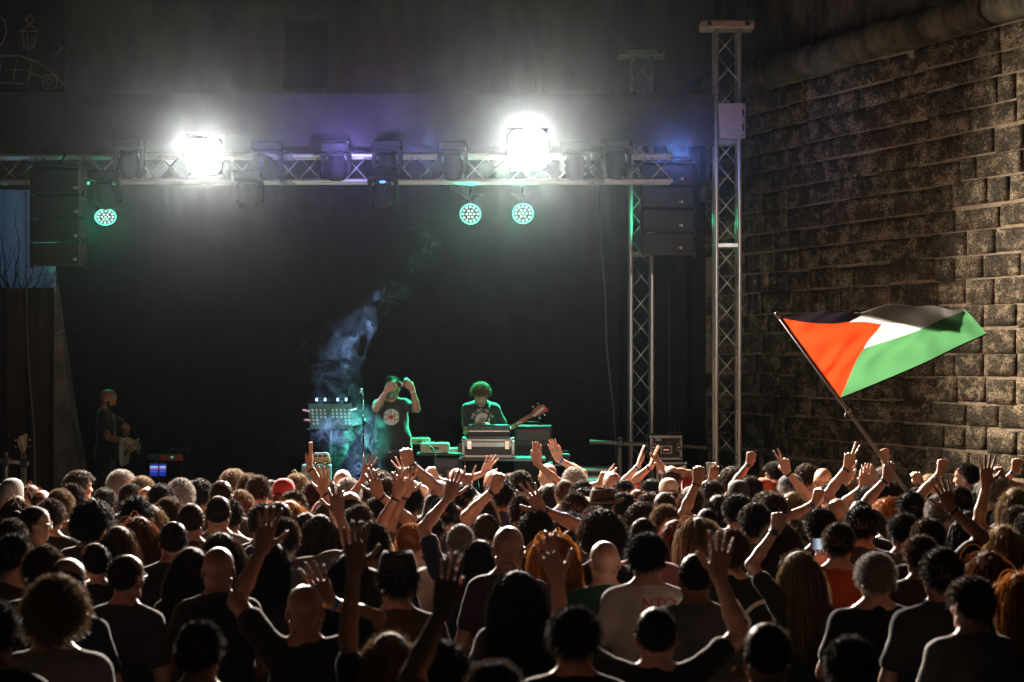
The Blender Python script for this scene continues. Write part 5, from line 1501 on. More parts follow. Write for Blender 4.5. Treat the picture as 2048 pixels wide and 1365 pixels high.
REDWOOD = mat('red_lacquer', (.34, .035, .02), .3); ROSE = mat('fretboard_wood', (.28, .12, .075), .5); MAPLE = mat('maple', (.55, .38, .20), .4)
A0, A1 = P(1022, 856, 22.72), P(1085, 818, 22.66)
axv = (A1 - A0).normalized()
guitar('bass_guitar', A1 - axv * .93, axv, (0, -1, .1), 'red bass guitar hanging from the keyboard player, headstock raised', REDWOOD, ROSE, REDWOOD, 1.0)
g2 = guitar('bass_guitar', P(44, 884, 21.9) - Vector((-.03, 0, 1)).normalized() * .90, (-.03, .05, 1), (0, -1, .05), 'pale bass headstock beside the scaffold pipe railing', mat('sunburst', (.20, .09, .03), .35), MAPLE, MAPLE, 1.0)
gs = empty('guitar_stand', (P(46, 0, 21.98).x, 21.98, .0), 'black stand holding the pale bass upright', 'guitar stand')
b = MB(); b.tube((0, .05, 0), (0, .05, 1.0), .014, 8); b.build('pole', DARKM, gs)
for t in (-.3, .3): b = MB(); b.tube((0, .05, .3), (t, -.12, .01), .01, 6); b.build('leg', DARKM, gs)

# ------------------------------------------------------------------ the band
def musician(px, py, d, rz, p, armspec, nodz=0.0):
    c = P(px, py, d); O = Vector((c.x, c.y, STZ)); s = (c.z - STZ) / (1.640 - nodz); Ri = Matrix.Rotation(-R(rz), 3, 'Z'); arms = []
    for sd, tgt, u, n, pose, pole, band in armspec:
        q = arm_to(sd, np.array((Ri @ (tgt - O)) / s), np.array(Ri @ Vector(u)), np.array(Ri @ Vector(n)), pose, np.array(pole)); q['band'] = band; arms.append(q)
    o = make_person(O, R(rz), s, p, arms, .0064); o['label'] = p['label']; o['group'] = 'band on stage'
    return o, arms, s
cm, ca, cs_ = musician(784, 774, 22.4, 180, dict(tc='black', x=783, y=770, h='short', hc='dark', c='charcoal', b=.05, sk=2, wear=['beard:grey'], label='stout bearded man on stage in printed black tee, photographing with a camera'),
    [(1, P(785, 774, 22.03), (.8, -.1, .5), (.25, 1, .2), 'grip', (.5, .2, -.85), None), (-1, P(813, 772, 22.03), (-.8, -.1, .5), (-.25, 1, .2), 'grip', (-.5, .2, -.85), 'white')])
sh = shirt_of(cm)
gz = 1.30
print_on('shirt_disc', disc_geo(.092), 0, gz, sh.data, False, WHITEP, cm)
for sx in (-.062, .062): print_on('shirt_ring', disc_geo(.033, (sx, 0), r0=.026), 0, gz, sh.data, False, BLACKINK, cm, .007)
print_on('shirt_nose', disc_geo(.026), 0, gz, sh.data, False, REDP, cm, .008)
for pts in ([(.005, .088), (.0, .03)], [(.045, .08), (.030, .02), (.040, -.03), (.048, -.075)], [(-.03, .085), (-.02, .05), (-.02, .03)]): print_on('shirt_line', stroke_geo(pts, .006), 0, gz, sh.data, False, BLACKINK, cm, .007)
b = MB(); b.box((0, .160, .915), (.40, .06, .034), bev=.006); b.build('belt', BLACKP, cm)
b = MB(); b.path([(.035, .200, .90), (.035, .200, .93), (-.03, .200, .93), (-.03, .200, .90)], .0055, 5, closed=True); b.build('buckle', CHROME, cm)
cam_o = empty('compact_camera', P(798, 769, 21.98), 'silver compact camera held up to the stout man\'s face', 'camera')
b = MB(); b.box((0, 0, 0), (.098, .026, .058), bev=.007); b.build('body', CHROME, cam_o)
b = MB(); b.lathe([(.027, 0), (.027, .012), (.023, .014), (.023, .026), (.018, .027), (.016, .02), (.002, .018)], (.005, -.012, 0), (0, -1, 0), 22); b.build('lens', DARKM, cam_o)
b = MB(); b.lathe([(.010, 0), (.010, .006)], (-.028, 0, .028), (0, 0, 1), 12); b.build('button', CHROME, cam_o)

kp, ka, ks = musician(962, 787, 22.78, 180, dict(tc='black', x=962, y=785, h='curly', hc='fair', c='charcoal', sk=2, tilt=(-46,), wear=['beard:grey'], label='keyboard player looking down, curly hair, black lettered tee'),
    [(1, P(966, 851, 22.46), (.5, -.6, -.2), (0, 0, -1), 'relax', (.4, -.35, -.85), None), (-1, P(1012, 858, 22.55), (-.3, -.8, -.1), (0, 0, -1), 'relax', (-.4, -.35, -.85), None)], .045)
shk = shirt_of(kp); lz = 1.325
print_on('shirt_disc', disc_geo(.088), -.02, lz - .045, shk.data, False, WHITEP, kp)
print_on('shirt_ring', disc_geo(.038, (0, 0), r0=.029), -.02, lz - .055, shk.data, False, BLACKINK, kp, .007)
print_on('shirt_curl', stroke_geo([(-.004 + .018 * math.cos(t) * (1 - t / 9), .018 * math.sin(t) * (1 - t / 9)) for t in np.linspace(0, 7, 26)], .008), -.02, lz - .055, shk.data, False, BLACKINK, kp, .008)
arc = 'WEIRD WALK'
for k, ch in enumerate(arc):
    if ch == ' ': continue
    a = R(76 - 152 * (k + .5) / len(arc)); rr_ = .122
    vs, fs = text_geo(ch, .056); ca_, sa_ = math.cos(-a), math.sin(-a)
    g_ = [(x * math.cos(a) - y * math.sin(a) - rr_ * math.sin(a) * 1.0, x * math.sin(a) + y * math.cos(a) + rr_ * math.cos(a), 0) for x, y, _ in vs]
    print_on('shirt_letter', (g_, fs), -.02, lz - .05, shk.data, False, WHITEP, kp)
b = MB(); b.path([(-.11, -.06, 1.47), (-.105, .06, 1.47), (-.10, .128, 1.36), (-.05, .14, 1.22), (.04, .15, 1.08), (.12, .13, .98)], .01, 6); b.build('guitar_strap', mat('strap', (.06, .055, .07), .8), kp)

gp, ga, gs_ = musician(211, 797, 22.9, -90, dict(tc='black', x=210, y=797, h='bald', hc='dark', c='black', sk=1, tilt=(-16,), wear=['beard:black'], label='bald guitarist in black tee standing at the dark side of the stage'),
    [(1, P(262, 886, 22.62), (.75, .5, -.25), (-.4, .8, 0), 'grip', (-.2, -1, -.6), 'white'), (-1, P(256, 876, 23.3), (.5, .3, .7), (-1, 0, 0), 'grip', (-.3, 1, -.6), None)], .012)
print_on('shirt_lettering', stroke_geo([(-.06, -.09), (-.02, -.03), (.03, -.05), (.0, .02), (.05, .05), (.02, .10)], .016), .06, 1.18, shirt_of(gp).data, False, mat('faded_print', (.30, .32, .30), .8), gp)
guitar('electric_guitar', P(248, 905, 22.62), (.03, .80, .05), (1, -.1, 0), 'pale edged guitar at the bald guitarist\'s waist', mat('guitar_cream', (.35, .33, .27), .4), MAPLE, MAPLE, .95, False)
# ------------------------------------------------------------------ the audience
# x, y: where the middle of the head shows in the photograph; the rest says how the person looks and what the arms do
CROWD = []
def A(x, y, h='short', hc='dark', c='black', arms=(), **k):
    k.update(x=x, y=y, h=h, hc=hc, c=c, arms=list(arms)); CROWD.append(k)
def up(sd, x, y, pose='open', band=None, n='f', u=(0, 1), fd=.06, flip=None):
    return dict(sd=sd, x=x, y=y, pose=pose, band=band, n=n, u=u, fd=fd, flip=flip)

# --- row at the stage front and just behind it (photo x from one side to the other)
A(8, 995, 'short', 'dark', 'navy', rz=-60); A(25, 990, 'buzz', 'grey', 'charcoal', wear=['beanie:grey'])
A(61, 1000, 'wavy', 'auburn', 'brown', f=1); A(83, 1008, 'balding', 'brown', 'beige'); A(33, 1024, 'wavy', 'chestnut', 'charcoal', f=1)
A(70, 1046, 'bun', 'dark', 'brown', f=1, rz=-70, style='tank', wear=['glasses']); A(101, 1032, 'short', 'brown', 'black'); A(120, 1012, 'short', 'fair', 'grey')
A(145, 1000, 'short', 'dark', 'pink'); A(160, 972, 'curly', 'brown', 'charcoal', rz=-62); A(244, 966, 'short', 'grey', 'black', rz=-66, sk=1)
A(185, 1048, 'bigcurly', 'black', 'charcoal'); A(261, 994, 'short', 'dark', 'navy'); A(284, 982, 'curly', 'fair', 'pink', f=1); A(294, 1001, 'bald', c='beige')
A(322, 1000, 'short', 'dark', 'white', ); A(361, 991, 'curly', 'grey', 'beige', b=.02); A(400, 990, 'curly', 'black', 'purple', b=.02)
A(467, 967, 'curly', 'fair', 'grey'); A(443, 990, 'buzz', 'brown', 'charcoal', wear=['glasses']); A(498, 974, 'short', 'chestnut', 'black')
A(437, 1024, 'buzz', 'dark', 'grey'); A(459, 1032, 'short', 'dark', 'navy'); A(273, 1032, 'curly', 'black', 'black', wear=['glasses'])
A(517, 980, 'short', 'brown', 'white'); A(543, 985, 'buzz', 'dark', 'pink'); A(594, 974, 'short', 'fair', 'grey')
A(568, 990, 'buzz', 'red', 'red', wear=['cap_back:red'])
A(587, 1012, 'short', 'brown', 'pink', [up(1, 630, 919, 'open', 'black', n='l', u=(.55, .85))])
A(632, 994, 'curly', 'brown', 'charcoal'); A(685, 964, 'bald', c='charcoal', sk=2); A(696, 987, 'curly', 'grey', 'navy'); A(700, 1015, 'balding', 'dark', 'beige')
A(527, 1043, 'short', 'dark', 'black'); A(557, 1038, 'buzz', 'brown', 'navy')
A(580, 1036, 'wavy', 'orange', 'striped', [up(1, 651, 965, 'open', 'black')], f=1)
A(762, 967, 'short', 'brown', 'black'); A(707, 1028, 'wavy', 'fair', 'black', f=1)
A(776, 987, 'curly', 'brown', 'charcoal', [up(1, 815, 942, 'spread', u=(.1, 1))])
A(757, 1020, 'short', 'dark', 'navy', [up(-1, 730, 937, 'spread')], f=1)
A(717, 1045, 'short', 'brown', 'charcoal', [up(1, 759, 968, 'claw', 'black')])
A(815, 1002, 'short', 'dark', 'black', [up(1, 821, 907, 'fist', 'watch')])
A(852, 980, 'short', 'dark', 'blue', [up(1, 872, 942, 'fist', 'watch')])
A(876, 992, 'buzz', 'dark', 'charcoal', wear=['cap_back:white'], dyo=1)
A(886, 1028, 'short', 'black', 'navy'); A(930, 999, 'short', 'black', 'brown'); A(914, 962, 'bald', c='pink', sk=2)
A(985, 963, 'bald', c='charcoal', arms=[up(-1, 967, 932, 'open')], sk=0); A(963, 1022, 'long', 'chestnut', 'black', f=1)
A(1000, 990, 'curly', 'dark', 'navy', [up(-1, 930, 957, 'horns', 'watch')]); A(1021, 972, 'short', 'brown', 'black')
A(1041, 967, 'short', 'dark', 'charcoal', [up(1, 1084, 914, 'flat', u=(.55, .85), n='f')])
A(1096, 951, 'bald', c='black', arms=[up(1, 1119, 904, 'flat', 'blue', n='b', u=(.1, 1))], sk=2, b=.02)
A(1149, 964, 'curly', 'grey', 'charcoal')
A(1048, 1024, 'short', 'brown', 'navy', [up(-1, 988, 957, 'fist', 'black')], b=.02); A(1099, 996, 'bob', 'dark', 'black', f=1)
A(1163, 990, 'short', 'dark', 'brown'); A(1150, 1020, 'short', 'brown', 'grey'); A(1166, 1006, 'short', 'black', 'red')
A(1224, 969, 'bald', c='beige', arms=[up(-1, 1200, 951, 'vee', n='f')], sk=2)
A(1206, 1014, 'buzz', 'dark', 'charcoal', wear=['fedora:brown'], b=.02); A(1247, 988, 'short', 'black', 'navy'); A(1245, 1016, 'short', 'dark', 'green')
A(1274, 1010, 'wavy', 'auburn', 'charcoal', f=1); A(1298, 1014, 'short', 'brown', 'pink'); A(1329, 1013, 'buzz', 'brown', 'purple')
A(1337, 985, 'buzz', 'dark', 'white', wear=['cap_back:beige'], b=.02)
A(1301, 984, 'short', 'black', 'black', [up(-1, 1274, 917, 'flat', 'blue', n='r', u=(-.15, 1))], f=1, wear=['glasses'])
A(1342, 956, 'balding', 'brown', 'red', [up(-1, 1300, 917, 'flat', 'black', n='r', u=(-.1, 1), fd=.1), up(1, 1326, 924, 'flat', 'black', n='l', u=(-.3, 1), fd=.04)])
A(1424, 988, 'short', 'dark', 'charcoal'); A(1465, 963, 'curly', 'brown', 'black', [up(-1, 1419, 946, 'cup', n='f', u=(-.2, 1), fd=.1)], cup=1)
A(1477, 992, 'buzz', 'dark', 'navy', wear=['cap:black']); A(1436, 1022, 'wavy', 'dark', 'black', f=1)
A(1474, 1022, 'short', 'black', 'black', [up(-1, 1394, 943, 'fist', 'black')], b=.02)
A(1382, 1003, 'bob', 'brown', 'pink', f=1); A(1526, 986, 'short', 'red', 'black', [up(-1, 1498, 911, 'fist', 'watch')], wear=['beanie:orange'])
A(1500, 982, 'short', 'dark', 'charcoal'); A(1285, 1042, 'curly', 'brown', 'green'); A(1533, 1013, 'short', 'brown', 'navy')
A(1551, 951, 'curly', 'dark', 'navy', rz=50); A(1613, 957, 'curly', 'brown', 'charcoal', [up(1, 1619, 957, 'flat', u=(-.1, 1), fd=-.1)]); A(1646, 961, 'bald', c='brown')
A(1581, 977, 'short', 'grey', 'navy', wear=['flat_cap:navy']); A(1544, 988, 'bob', 'red', 'black', f=1)
A(1666, 992, 'short', 'black', 'purple', rz=55); A(1736, 957, 'bald', c='charcoal', arms=[up(-1, 1690, 946, 'okay', n='f')])
A(1763, 962, 'short', 'grey', 'beige', rz=48); A(1780, 998, 'curly', 'dark', 'brown', [up(-1, 1720, 957, 'flat', 'blue', u=(-.3, 1))])
A(1676, 1027, 'bald', c='charcoal', arms=[up(-1, 1629, 987, 'fist', 'watch')]); A(1721, 1032, 'buzz', 'black', 'black'); A(1735, 1003, 'short', 'dark', 'purple', [up(-1, 1694, 916, 'vee', 'black')])
A(1781, 1036, 'bigcurly', 'orange', 'charcoal', f=1, rz=-30); A(1821, 1017, 'short', 'black', 'black', [up(-1, 1772, 938, 'grip', 'black', fd=.1)], b=.02, pole=1)
A(1858, 974, 'ponytail', 'blond', 'white', [up(-1, 1769, 906, 'fist')], f=1, rz=10); A(1932, 953, 'short', 'dark', 'charcoal', rz=66, sk=2)
A(1879, 1024, 'short', 'grey', 'brown'); A(1965, 992, 'long', 'dark', 'black', f=1, wear=['glasses'], rz=12)
A(1546, 1018, 'short', 'brown', 'charcoal'); A(1584, 1016, 'long', 'fair', 'black', [up(1, 1575, 926, 'vee', 'black', u=(.05, 1))], f=1, style='tank')
A(1838, 1000, 'short', 'dark', 'grey', [up(1, 1842, 952, 'fist')]); A(1918, 1003, 'short', 'dark', 'black', [up(-1, 1880, 927, 'fist')])
A(1985, 985, 'curly', 'grey', 'navy', [up(1, 2005, 942, 'fist', 'blue')]); A(2072, 992, 'short', 'dark', 'black', [up(-1, 2028, 926, 'fist', 'blue')])
A(2062, 1058, 'short', 'dark', 'black', [up(-1, 1971, 948, 'open')]); A(2030, 1008, 'wavy', 'fair', 'black', f=1); A(2034, 1046, 'short', 'brown', 'charcoal')
# --- middle rows
A(24, 1077, 'short', 'brown', 'grey', b=.02); A(237, 1092, 'long', 'chestnut', 'black', f=1); A(277, 1072, 'wavy', 'auburn', 'charcoal', f=1)
A(347, 1079, 'buzz', 'dark', 'black', b=.02); A(190, 1123, 'buzz', 'black', 'black', b=.02); A(253, 1152, 'buzz', 'dark', 'charcoal', wear=['glasses'], rz=-25)
A(135, 1162, 'balding', 'black', 'navy', wear=['glasses'], rz=-20); A(88, 1141, 'curly', 'chestnut', 'black'); A(383, 1140, 'long', 'dark', 'black', f=1)
A(441, 1108, 'wavy', 'brown', 'charcoal', f=1); A(437, 1136, 'bald', c='black', b=.03)
A(567, 1076, 'short', 'chestnut', 'grey', [up(1, 678, 1003, 'claw')], b=.03); A(745, 1086, 'short', 'brown', 'navy', b=.02)
A(822, 1082, 'short', 'orange', 'beige', [up(-1, 793, 970, 'pinch', 'black')], f=1); A(862, 1067, 'short', 'dark', 'brown', [up(-1, 811, 968, 'open', 'black')], f=1)
A(921, 1082, 'buzz', 'grey', 'navy', [up(-1, 897, 973, 'open')], b=.03); A(972, 1061, 'buzz', 'brown', 'charcoal')
A(1017, 1094, 'bald', c='purple', wear=['glasses'], rz=-12, b=.03); A(1071, 1067, 'curly', 'brown', 'black', [up(1, 1079, 997, 'spread', 'blue', u=(-.25, 1))])
A(1106, 1112, 'curlylong', 'orange', 'brown', f=1); A(1205, 1076, 'bigcurly', 'brown', 'black', b=.02); A(1209, 1121, 'bald', c='green', b=.03)
A(1287, 1072, 'buzz', 'brown', 'pink'); A(1294, 1112, 'short', 'black', 'white', nto=1); A(1350, 1078, 'long', 'red', 'purple', f=1)
A(1397, 1076, 'curlylong', 'fair', 'charcoal', f=1); A(1460, 1102, 'curly', 'chestnut', 'black', b=.04, swirl=1); A(1391, 1151, 'buzz', 'brown', 'grey', b=.03)
A(1035, 1192, 'wavy', 'black', 'charcoal', f=1, clips=1)
A(1598, 1146, 'long', 'fair', 'black', [up(-1, 1551, 1036, 'fist', 'watch')], f=1); A(1677, 1085, 'short', 'brown', 'orange', [up(-1, 1634, 1118, 'cup', n='f', fd=.28)], b=.02, phone=1)
A(1723, 1051, 'short', 'black', 'charcoal', b=.02); A(1856, 1076, 'short', 'brown', 'black', [up(1, 1901, 993, 'open', 'black')], b=.02)
A(1751, 1152, 'short', 'grey', 'black', style='polo', b=.03); A(1883, 1147, 'short', 'dark', 'charcoal', b=.02); A(2004, 1090, 'wavy', 'blond', 'black', f=1)
A(1640, 1052, 'short', 'dark', 'charcoal'); A(1806, 1062, 'short', 'dark', 'navy'); A(640, 1070, 'wavy', 'dark', 'black', f=1)
A(30, 1112, 'short', 'black', 'charcoal'); A(1138, 1060, 'short', 'black', 'charcoal'); A(1560, 1082, 'wavy', 'brown', 'brown', f=1)
A(1935, 1060, 'long', 'black', 'green', f=1)
# --- rows next to the camera
A(112, 1228, 'bigcurly', 'fair', 'grey', d=8.5); A(700, 1158, 'wavy', 'dark', 'black', b=.02); A(795, 1160, 'short', 'black', 'brown', wear=['trilby:black'], b=.03)
A(610, 1218, 'bald', c='black', arms=[up(1, 660, 1172, 'open', 'blue', fd=.1), up(-1, 524, 1066, 'open', fd=.1)], b=.02)
A(780, 1330, 'wavy', 'fair', 'black', [up(-1, 709, 1102, 'open', fd=.0)], f=1); A(880, 1356, 'curly', 'black', 'charcoal'); A(990, 1392, 'short', 'brown', 'black', [up(-1, 884, 1178, 'flat', fd=.1)], d=6.8)
A(1149, 1274, 'short', 'dark', 'black'); A(1312, 1267, 'buzz', 'dark', 'black', [up(1, 1452, 1122, 'open', u=(.4, .9), fd=.1), up(-1, 1098, 1128, 'open', u=(-.5, .9), fd=.1)], wear=['glasses'])
A(1535, 1305, 'buzz', 'brown', 'charcoal'); A(1975, 1152, 'wavy', 'auburn', 'black', f=1, d=10.0, rz=20); A(1941, 1205, 'short', 'brown', 'grey', b=.03)
A(2042, 1195, 'curlylong', 'orange', 'black', f=1); A(-12, 1262, 'short', 'dark', 'black'); A(400, 1300, 'short', 'black', 'black', d=7.9)
A(1700, 1330, 'short', 'black', 'charcoal', d=7.6)
# --- people of whom little shows between the others
for q, (x, y) in enumerate([(210, 1002), (338, 1026), (382, 1040), (480, 1012), (612, 1060), (660, 1035), (905, 1042), (1190, 1048), (1330, 1045), (1415, 1048), (1510, 1046), (1755, 1020), (1900, 1045), (300, 1045), (655, 985), (735, 990), (1130, 985), (1395, 972), (1702, 978), (540, 1125), (960, 1120), (1840, 1110)]):
    A(x, y, ('short', 'curly', 'wavy', 'buzz', 'bob', 'short', 'long')[q * 5 % 7], ('dark', 'brown', 'black', 'chestnut', 'fair')[q * 3 % 5], ('black', 'charcoal', 'navy', 'brown', 'green', 'purple')[q * 7 % 6], f=(q * 5 % 7) in (2, 4, 6), z=-.05)

# ---- distance of each person: from the head's place in the picture, then moved along the sight line until nobody stands in anybody
def height_scale(p, d): return (CAMZ - (p['y'] - HORY) * d / FPX) / 1.640
for i, p in enumerate(CROWD):
    nom = 1.638 * (.955 if p.get('f') else 1.0) + p.get('z', 0) + ((i * 37) % 11 - 5) * .006
    d = p.get('d') or min((CAMZ - nom) * FPX / (p['y'] - HORY), 18.3)
    p['d'] = d; p['d0'] = d
for it in range(160):
    for i, a in enumerate(CROWD):
        for b in CROWD[i + 1:]:
            xa, xb = (a['x'] - 1024) * a['d'] / FPX, (b['x'] - 1024) * b['d'] / FPX
            dx, dy = abs(xa - xb), a['d'] - b['d']
            need = .50 if dx < .26 else (.40 if dx < .40 else (.22 if dx < .47 else 0))
            if need and abs(dy) < need:
                m = (need - abs(dy)) * .3 * (1 if dy > 0 or (dy == 0 and a['y'] < b['y']) else -1)
                a['d'] += m; b['d'] -= m
    for p in CROWD:
        lo = 0.0
        while not .84 <= height_scale(p, p['d']) <= 1.10 and lo < 60:
            p['d'] += .03 if height_scale(p, p['d']) > 1.10 else -.03; lo += 1
        p['d'] = min(p['d'], 19.3) * .995 + p['d0'] * .005

PLACES = [(60, 'below the dark side curtain'), (200, 'below the concrete pier'), (290, 'below the guitarist'), (420, 'below the red keyboard'), (520, 'below the brighter gap of black drape'), (600, 'beside the poster box'), (715, 'below the music stand'), (765, 'below the microphone stand'),
          (832, 'below the man holding a camera'), (915, 'below the synthesizer table'), (1040, 'below the keyboard player'), (1120, 'below the bass headstock'), (1180, 'below the loose hanging cable'), (1262, 'below the shorter truss tower'),
          (1372, 'below the rack case'), (1425, 'beside the taller truss tower'), (1490, 'below the taller truss tower'), (1560, 'by the railing end'), (1650, 'below the flag pole tip'), (1745, 'below the flag'), (1850, 'near the flag bearer'), (1930, 'below the flag fly end'), (9999, 'by the lit stone wall')]
HN = dict(bald='bald person', buzz='person with cropped {} hair', balding='balding person with {} hair', short='person with short {} hair', quiff='person with brushed-up {} hair', curly='person with curly {} hair', bigcurly='person with big curly {} hair',
          long='person with long straight {} hair', wavy='person with long wavy {} hair', bob='person with bobbed {} hair', curlylong='person with long curly {} hair', bun='person with {} hair in a bun', ponytail='person with {} ponytail')
SHN = dict(tee='tee', tank='tank top', polo='polo')
ARMN = dict(open='open hand up', spread='spread hand up', flat='flat hand up', fist='fist up', vee='two fingers up', horns='horns sign up', grip='gripping the flag pole', cup='hand up', claw='curled hand up', pinch='pinched fingers up', okay='ring gesture up')
def base_label(p):
    hn = HN[p['h']].format({'dark': 'dark brown', 'fair': 'light brown'}.get(p['hc'], p['hc']))
    wn = [q.split(':') for q in p.get('wear', ())]
    hat = [q for q in wn if q[0] not in ('glasses', 'beard')]
    if hat: hn = 'person in {} {}'.format(hat[0][1], {'cap_back': 'backward cap', 'flat_cap': 'flat cap'}.get(hat[0][0], hat[0][0]))
    t = hn + (' and glasses' if any(q[0] == 'glasses' for q in wn) else '')
    act = ''
    if p['arms']:
        q = [a['pose'] for a in p['arms']]
        act = ', both hands up' if len(q) > 1 else ', ' + ARMN[q[0]]
    if p.get('cup'): act = ', raising a beer cup'
    if p.get('phone'): act = ', holding up a phone'
    return t + ', ' + p['c'] + ' ' + SHN[p.get('style', 'tee')] + act, next(n for x, n in PLACES if p['x'] < x)
def row_word(d): return 'nearest rows' if d < 9.6 else 'rear rows' if d < 11.8 else 'middle rows' if d < 14.4 else 'forward rows' if d < 16.6 else 'front row'
ORD = ['first', 'second', 'third', 'fourth', 'fifth', 'sixth']
for p in CROWD: p['L0'], p['L1'] = base_label(p)
seen = {}
for p in CROWD: seen.setdefault(p['L0'], []).append(p)
for l, ps in seen.items():
    if len(ps) == 1: ps[0]['label'] = l + (' ' + ps[0]['L1'] if len(l.split()) < 9 else ''); continue
    sub = {}
    for p in ps: sub.setdefault(p['L1'], []).append(p)
    for pl, qs in sub.items():
        qs.sort(key=lambda q: -q['d'])
        for i, q in enumerate(qs):
            q['label'] = l + ' ' + pl if len(qs) == 1 else l + ' ' + pl + ', ' + ['nearer the stage', 'farther from the stage', 'farthest from the stage'][i]
for p in CROWD:
    w_ = p['label'].split()
    if len(w_) > 16: p['label'] = ' '.join(p['label'].replace('person with ', '').replace('long wavy', 'wavy').replace('long straight', 'straight').split()[:16])

NRM = dict(f=(0, 1, .1), b=(0, -1, .1), l=(-1, .15, 0), r=(1, .15, 0))
HELD = {}
def build_crowd():
    for i, p in enumerate(CROWD):
        d = p['d']; s = height_scale(p, d)
        O = Vector(((p['x'] - 1024) * d / FPX, d, 0))
        rz = R(p.get('rz', ((i * 53) % 17 - 8) * (1.3 if i % 5 else 3.6)))
        arms = None
        if p['arms']:
            arms = []
            Ri = Matrix.Rotation(-rz, 3, 'Z')
            for a in p['arms']:
                tgt = P(a['x'], a['y'], d + a['fd'])
                lc = (Ri @ (tgt - O)) / s
                u = Ri @ Vector((a['u'][0], .12, a['u'][1])); n = Ri @ Vector(NRM[a['n']])
                q = arm_to(a['sd'], np.array(lc), np.array(u), np.array(n), a['pose']); q['band'] = a['band']; q['flip'] = a['flip']
                arms.append(q)
            have = {a['sd'] for a in p['arms']}
            for sd in (1, -1):
                if sd not in have: arms.append(default_arm(sd, 0))
        else: p['ak'] = i % 3
        o = make_person(O, rz, s, p, arms, .0070 if d > 12 else .0062)
        o['group'] = 'concert audience facing the stage'
        if arms:
            Rm = Matrix.Rotation(rz, 3, 'Z')
            wp = lambda v: O + Rm @ (Vector(v) * s)
            a = arms[0]; HELD[int(p['x'])] = dict(c=wp(a['w'] + a['u'] * .085), u=Rm @ Vector(a['u']), n=Rm @ Vector(a['n']), s=s, d=d, o=o)
        shirt = shirt_of(o)
        if p.get('nto'): print_on('shirt_lettering', text_geo('NTO', .080), .065, 1.405, shirt.data, True, REDP, o, .010)
        if p.get('swirl'):
            pts = [(-.17, -.17), (-.13, -.06), (-.085, .05), (-.055, .035), (-.03, -.01), (.005, -.055), (.03, -.10), (.015, -.145), (-.025, -.15), (-.045, -.115), (-.03, -.075), (.01, -.03), (.06, .01), (.12, .035), (.16, .04)]
            cr = []
            for k in range(len(pts) - 1):
                p0, p1, p2, p3 = pts[max(k - 1, 0)], pts[k], pts[k + 1], pts[min(k + 2, len(pts) - 1)]
                for t in (0, .25, .5, .75):
                    cr.append(tuple(.5 * (2 * p1[c] + (p2[c] - p0[c]) * t + (2 * p0[c] - 5 * p1[c] + 4 * p2[c] - p3[c]) * t * t + (3 * p1[c] - p0[c] - 3 * p2[c] + p3[c]) * t ** 3) for c in (0, 1)))
            print_on('shirt_swirl', stroke_geo([(a * .85, b * .85) for a, b in cr + [pts[-1]]], .027), .075, 1.31, shirt.data, True, WHITEP, o, .008)
        if p.get('dyo'):
            vs, fs = text_geo('DYO', .052)
            me = bpy.data.meshes.new('cap_lettering')
            me.from_pydata([(math.sin(x / .095) * .093, -.008 - math.cos(x / .095) * .114, 1.685 + z) for x, z, _ in vs], [], fs); me.update()
            link('cap_lettering', me, BLACKINK, o)
        if p.get('clips'):
            for k, (a, z) in enumerate(((-.5, 1.70), (-.62, 1.67), (-.55, 1.645), (-.68, 1.62))):
                b = MB(); c = Vector((math.sin(a * 2.2) * .112, .02 - k * .004, z))
                for t in range(5): b.lathe([(.002, -.007), (.008, -.003), (.009, .003), (.002, .008)], c + Vector((.012 * math.cos(t * 1.26), -.01, .012 * math.sin(t * 1.26))), (0, -1, 0), 8)
                b.build('hair_flower', MUST, o)
MUST = mat('yellow_petals', (.6, .42, .12), .6)
build_crowd()
# ------------------------------------------------------------------ things held up by the audience
FH = HELD[1821]
# flag pole runs through the bearer's fist
pt, pm = P(1556, 633, FH['d'] + .25), P(1680, 797, FH['d'] + .16)
hb = FH['c']
DFL = FH['d'] + .20
pole_top = P(1556, 631, DFL); ax_ = (hb + Vector((0, 0, 0)) - pole_top).normalized()
fl = empty('flag', hb, 'large waving flag, red triangle with black, white and green stripes, on a dark pole', 'flag')
rel = lambda v: Vector(v) - hb
b = MB(); b.tube(rel(pole_top), rel(hb + ax_ * .30), .0125, 10, .016); b.build('pole', mat('flag_pole', (.36, .33, .31), .45, .1), fl)
b = MB(); b.lathe([(.012, -.03), (.018, -.02), (.018, .015), (.006, .03)], rel(pole_top), -ax_, 10); b.build('finial', mat('finial', (.6, .58, .55), .3, .6), fl)
b = MB(); q = rel(pole_top + (hb - pole_top) * .63); b.lathe([(.016, -.012), (.02, 0), (.016, .012)], q, ax_, 10); b.path([q + Vector((-.02, -.02, -.01)), q + Vector((-.03, -.03, -.035)), q + Vector((-.015, -.03, -.05))], .004, 5); b.build('ring', CHROME, fl)
FV = [0, .33, .5, .67, 1.0]; FU = [0, .25, .5, .75, 1.0]
GRID = {  # u -> rows v = 0, .33, .5, .67, 1 : pixel x, y and how far behind (+) or before (-) the pole plane
    0.0: [(1561, 636, 0), (1600, 690, 0), (1619, 716, 0), (1639, 743, 0), (1679, 798, 0)],
    .25: [(1672, 621, .10), (1690, 647, .02), (1706, 672, -.02), (1722, 701, -.04), (1762, 764, -.02)],
    .50: [(1774, 640, .13), (1779, 609, .07), (1798, 636, .01), (1822, 668, .0), (1846, 728, .02)],
    .75: [(1846, 651, .16), (1856, 626, .09), (1860, 612, .05), (1884, 640, .03), (1912, 696, .02)],
    1.0: [(1894, 656, .17), (1910, 640, .12), (1918, 627, .08), (1932, 622, .05), (1974, 668, .05)]}
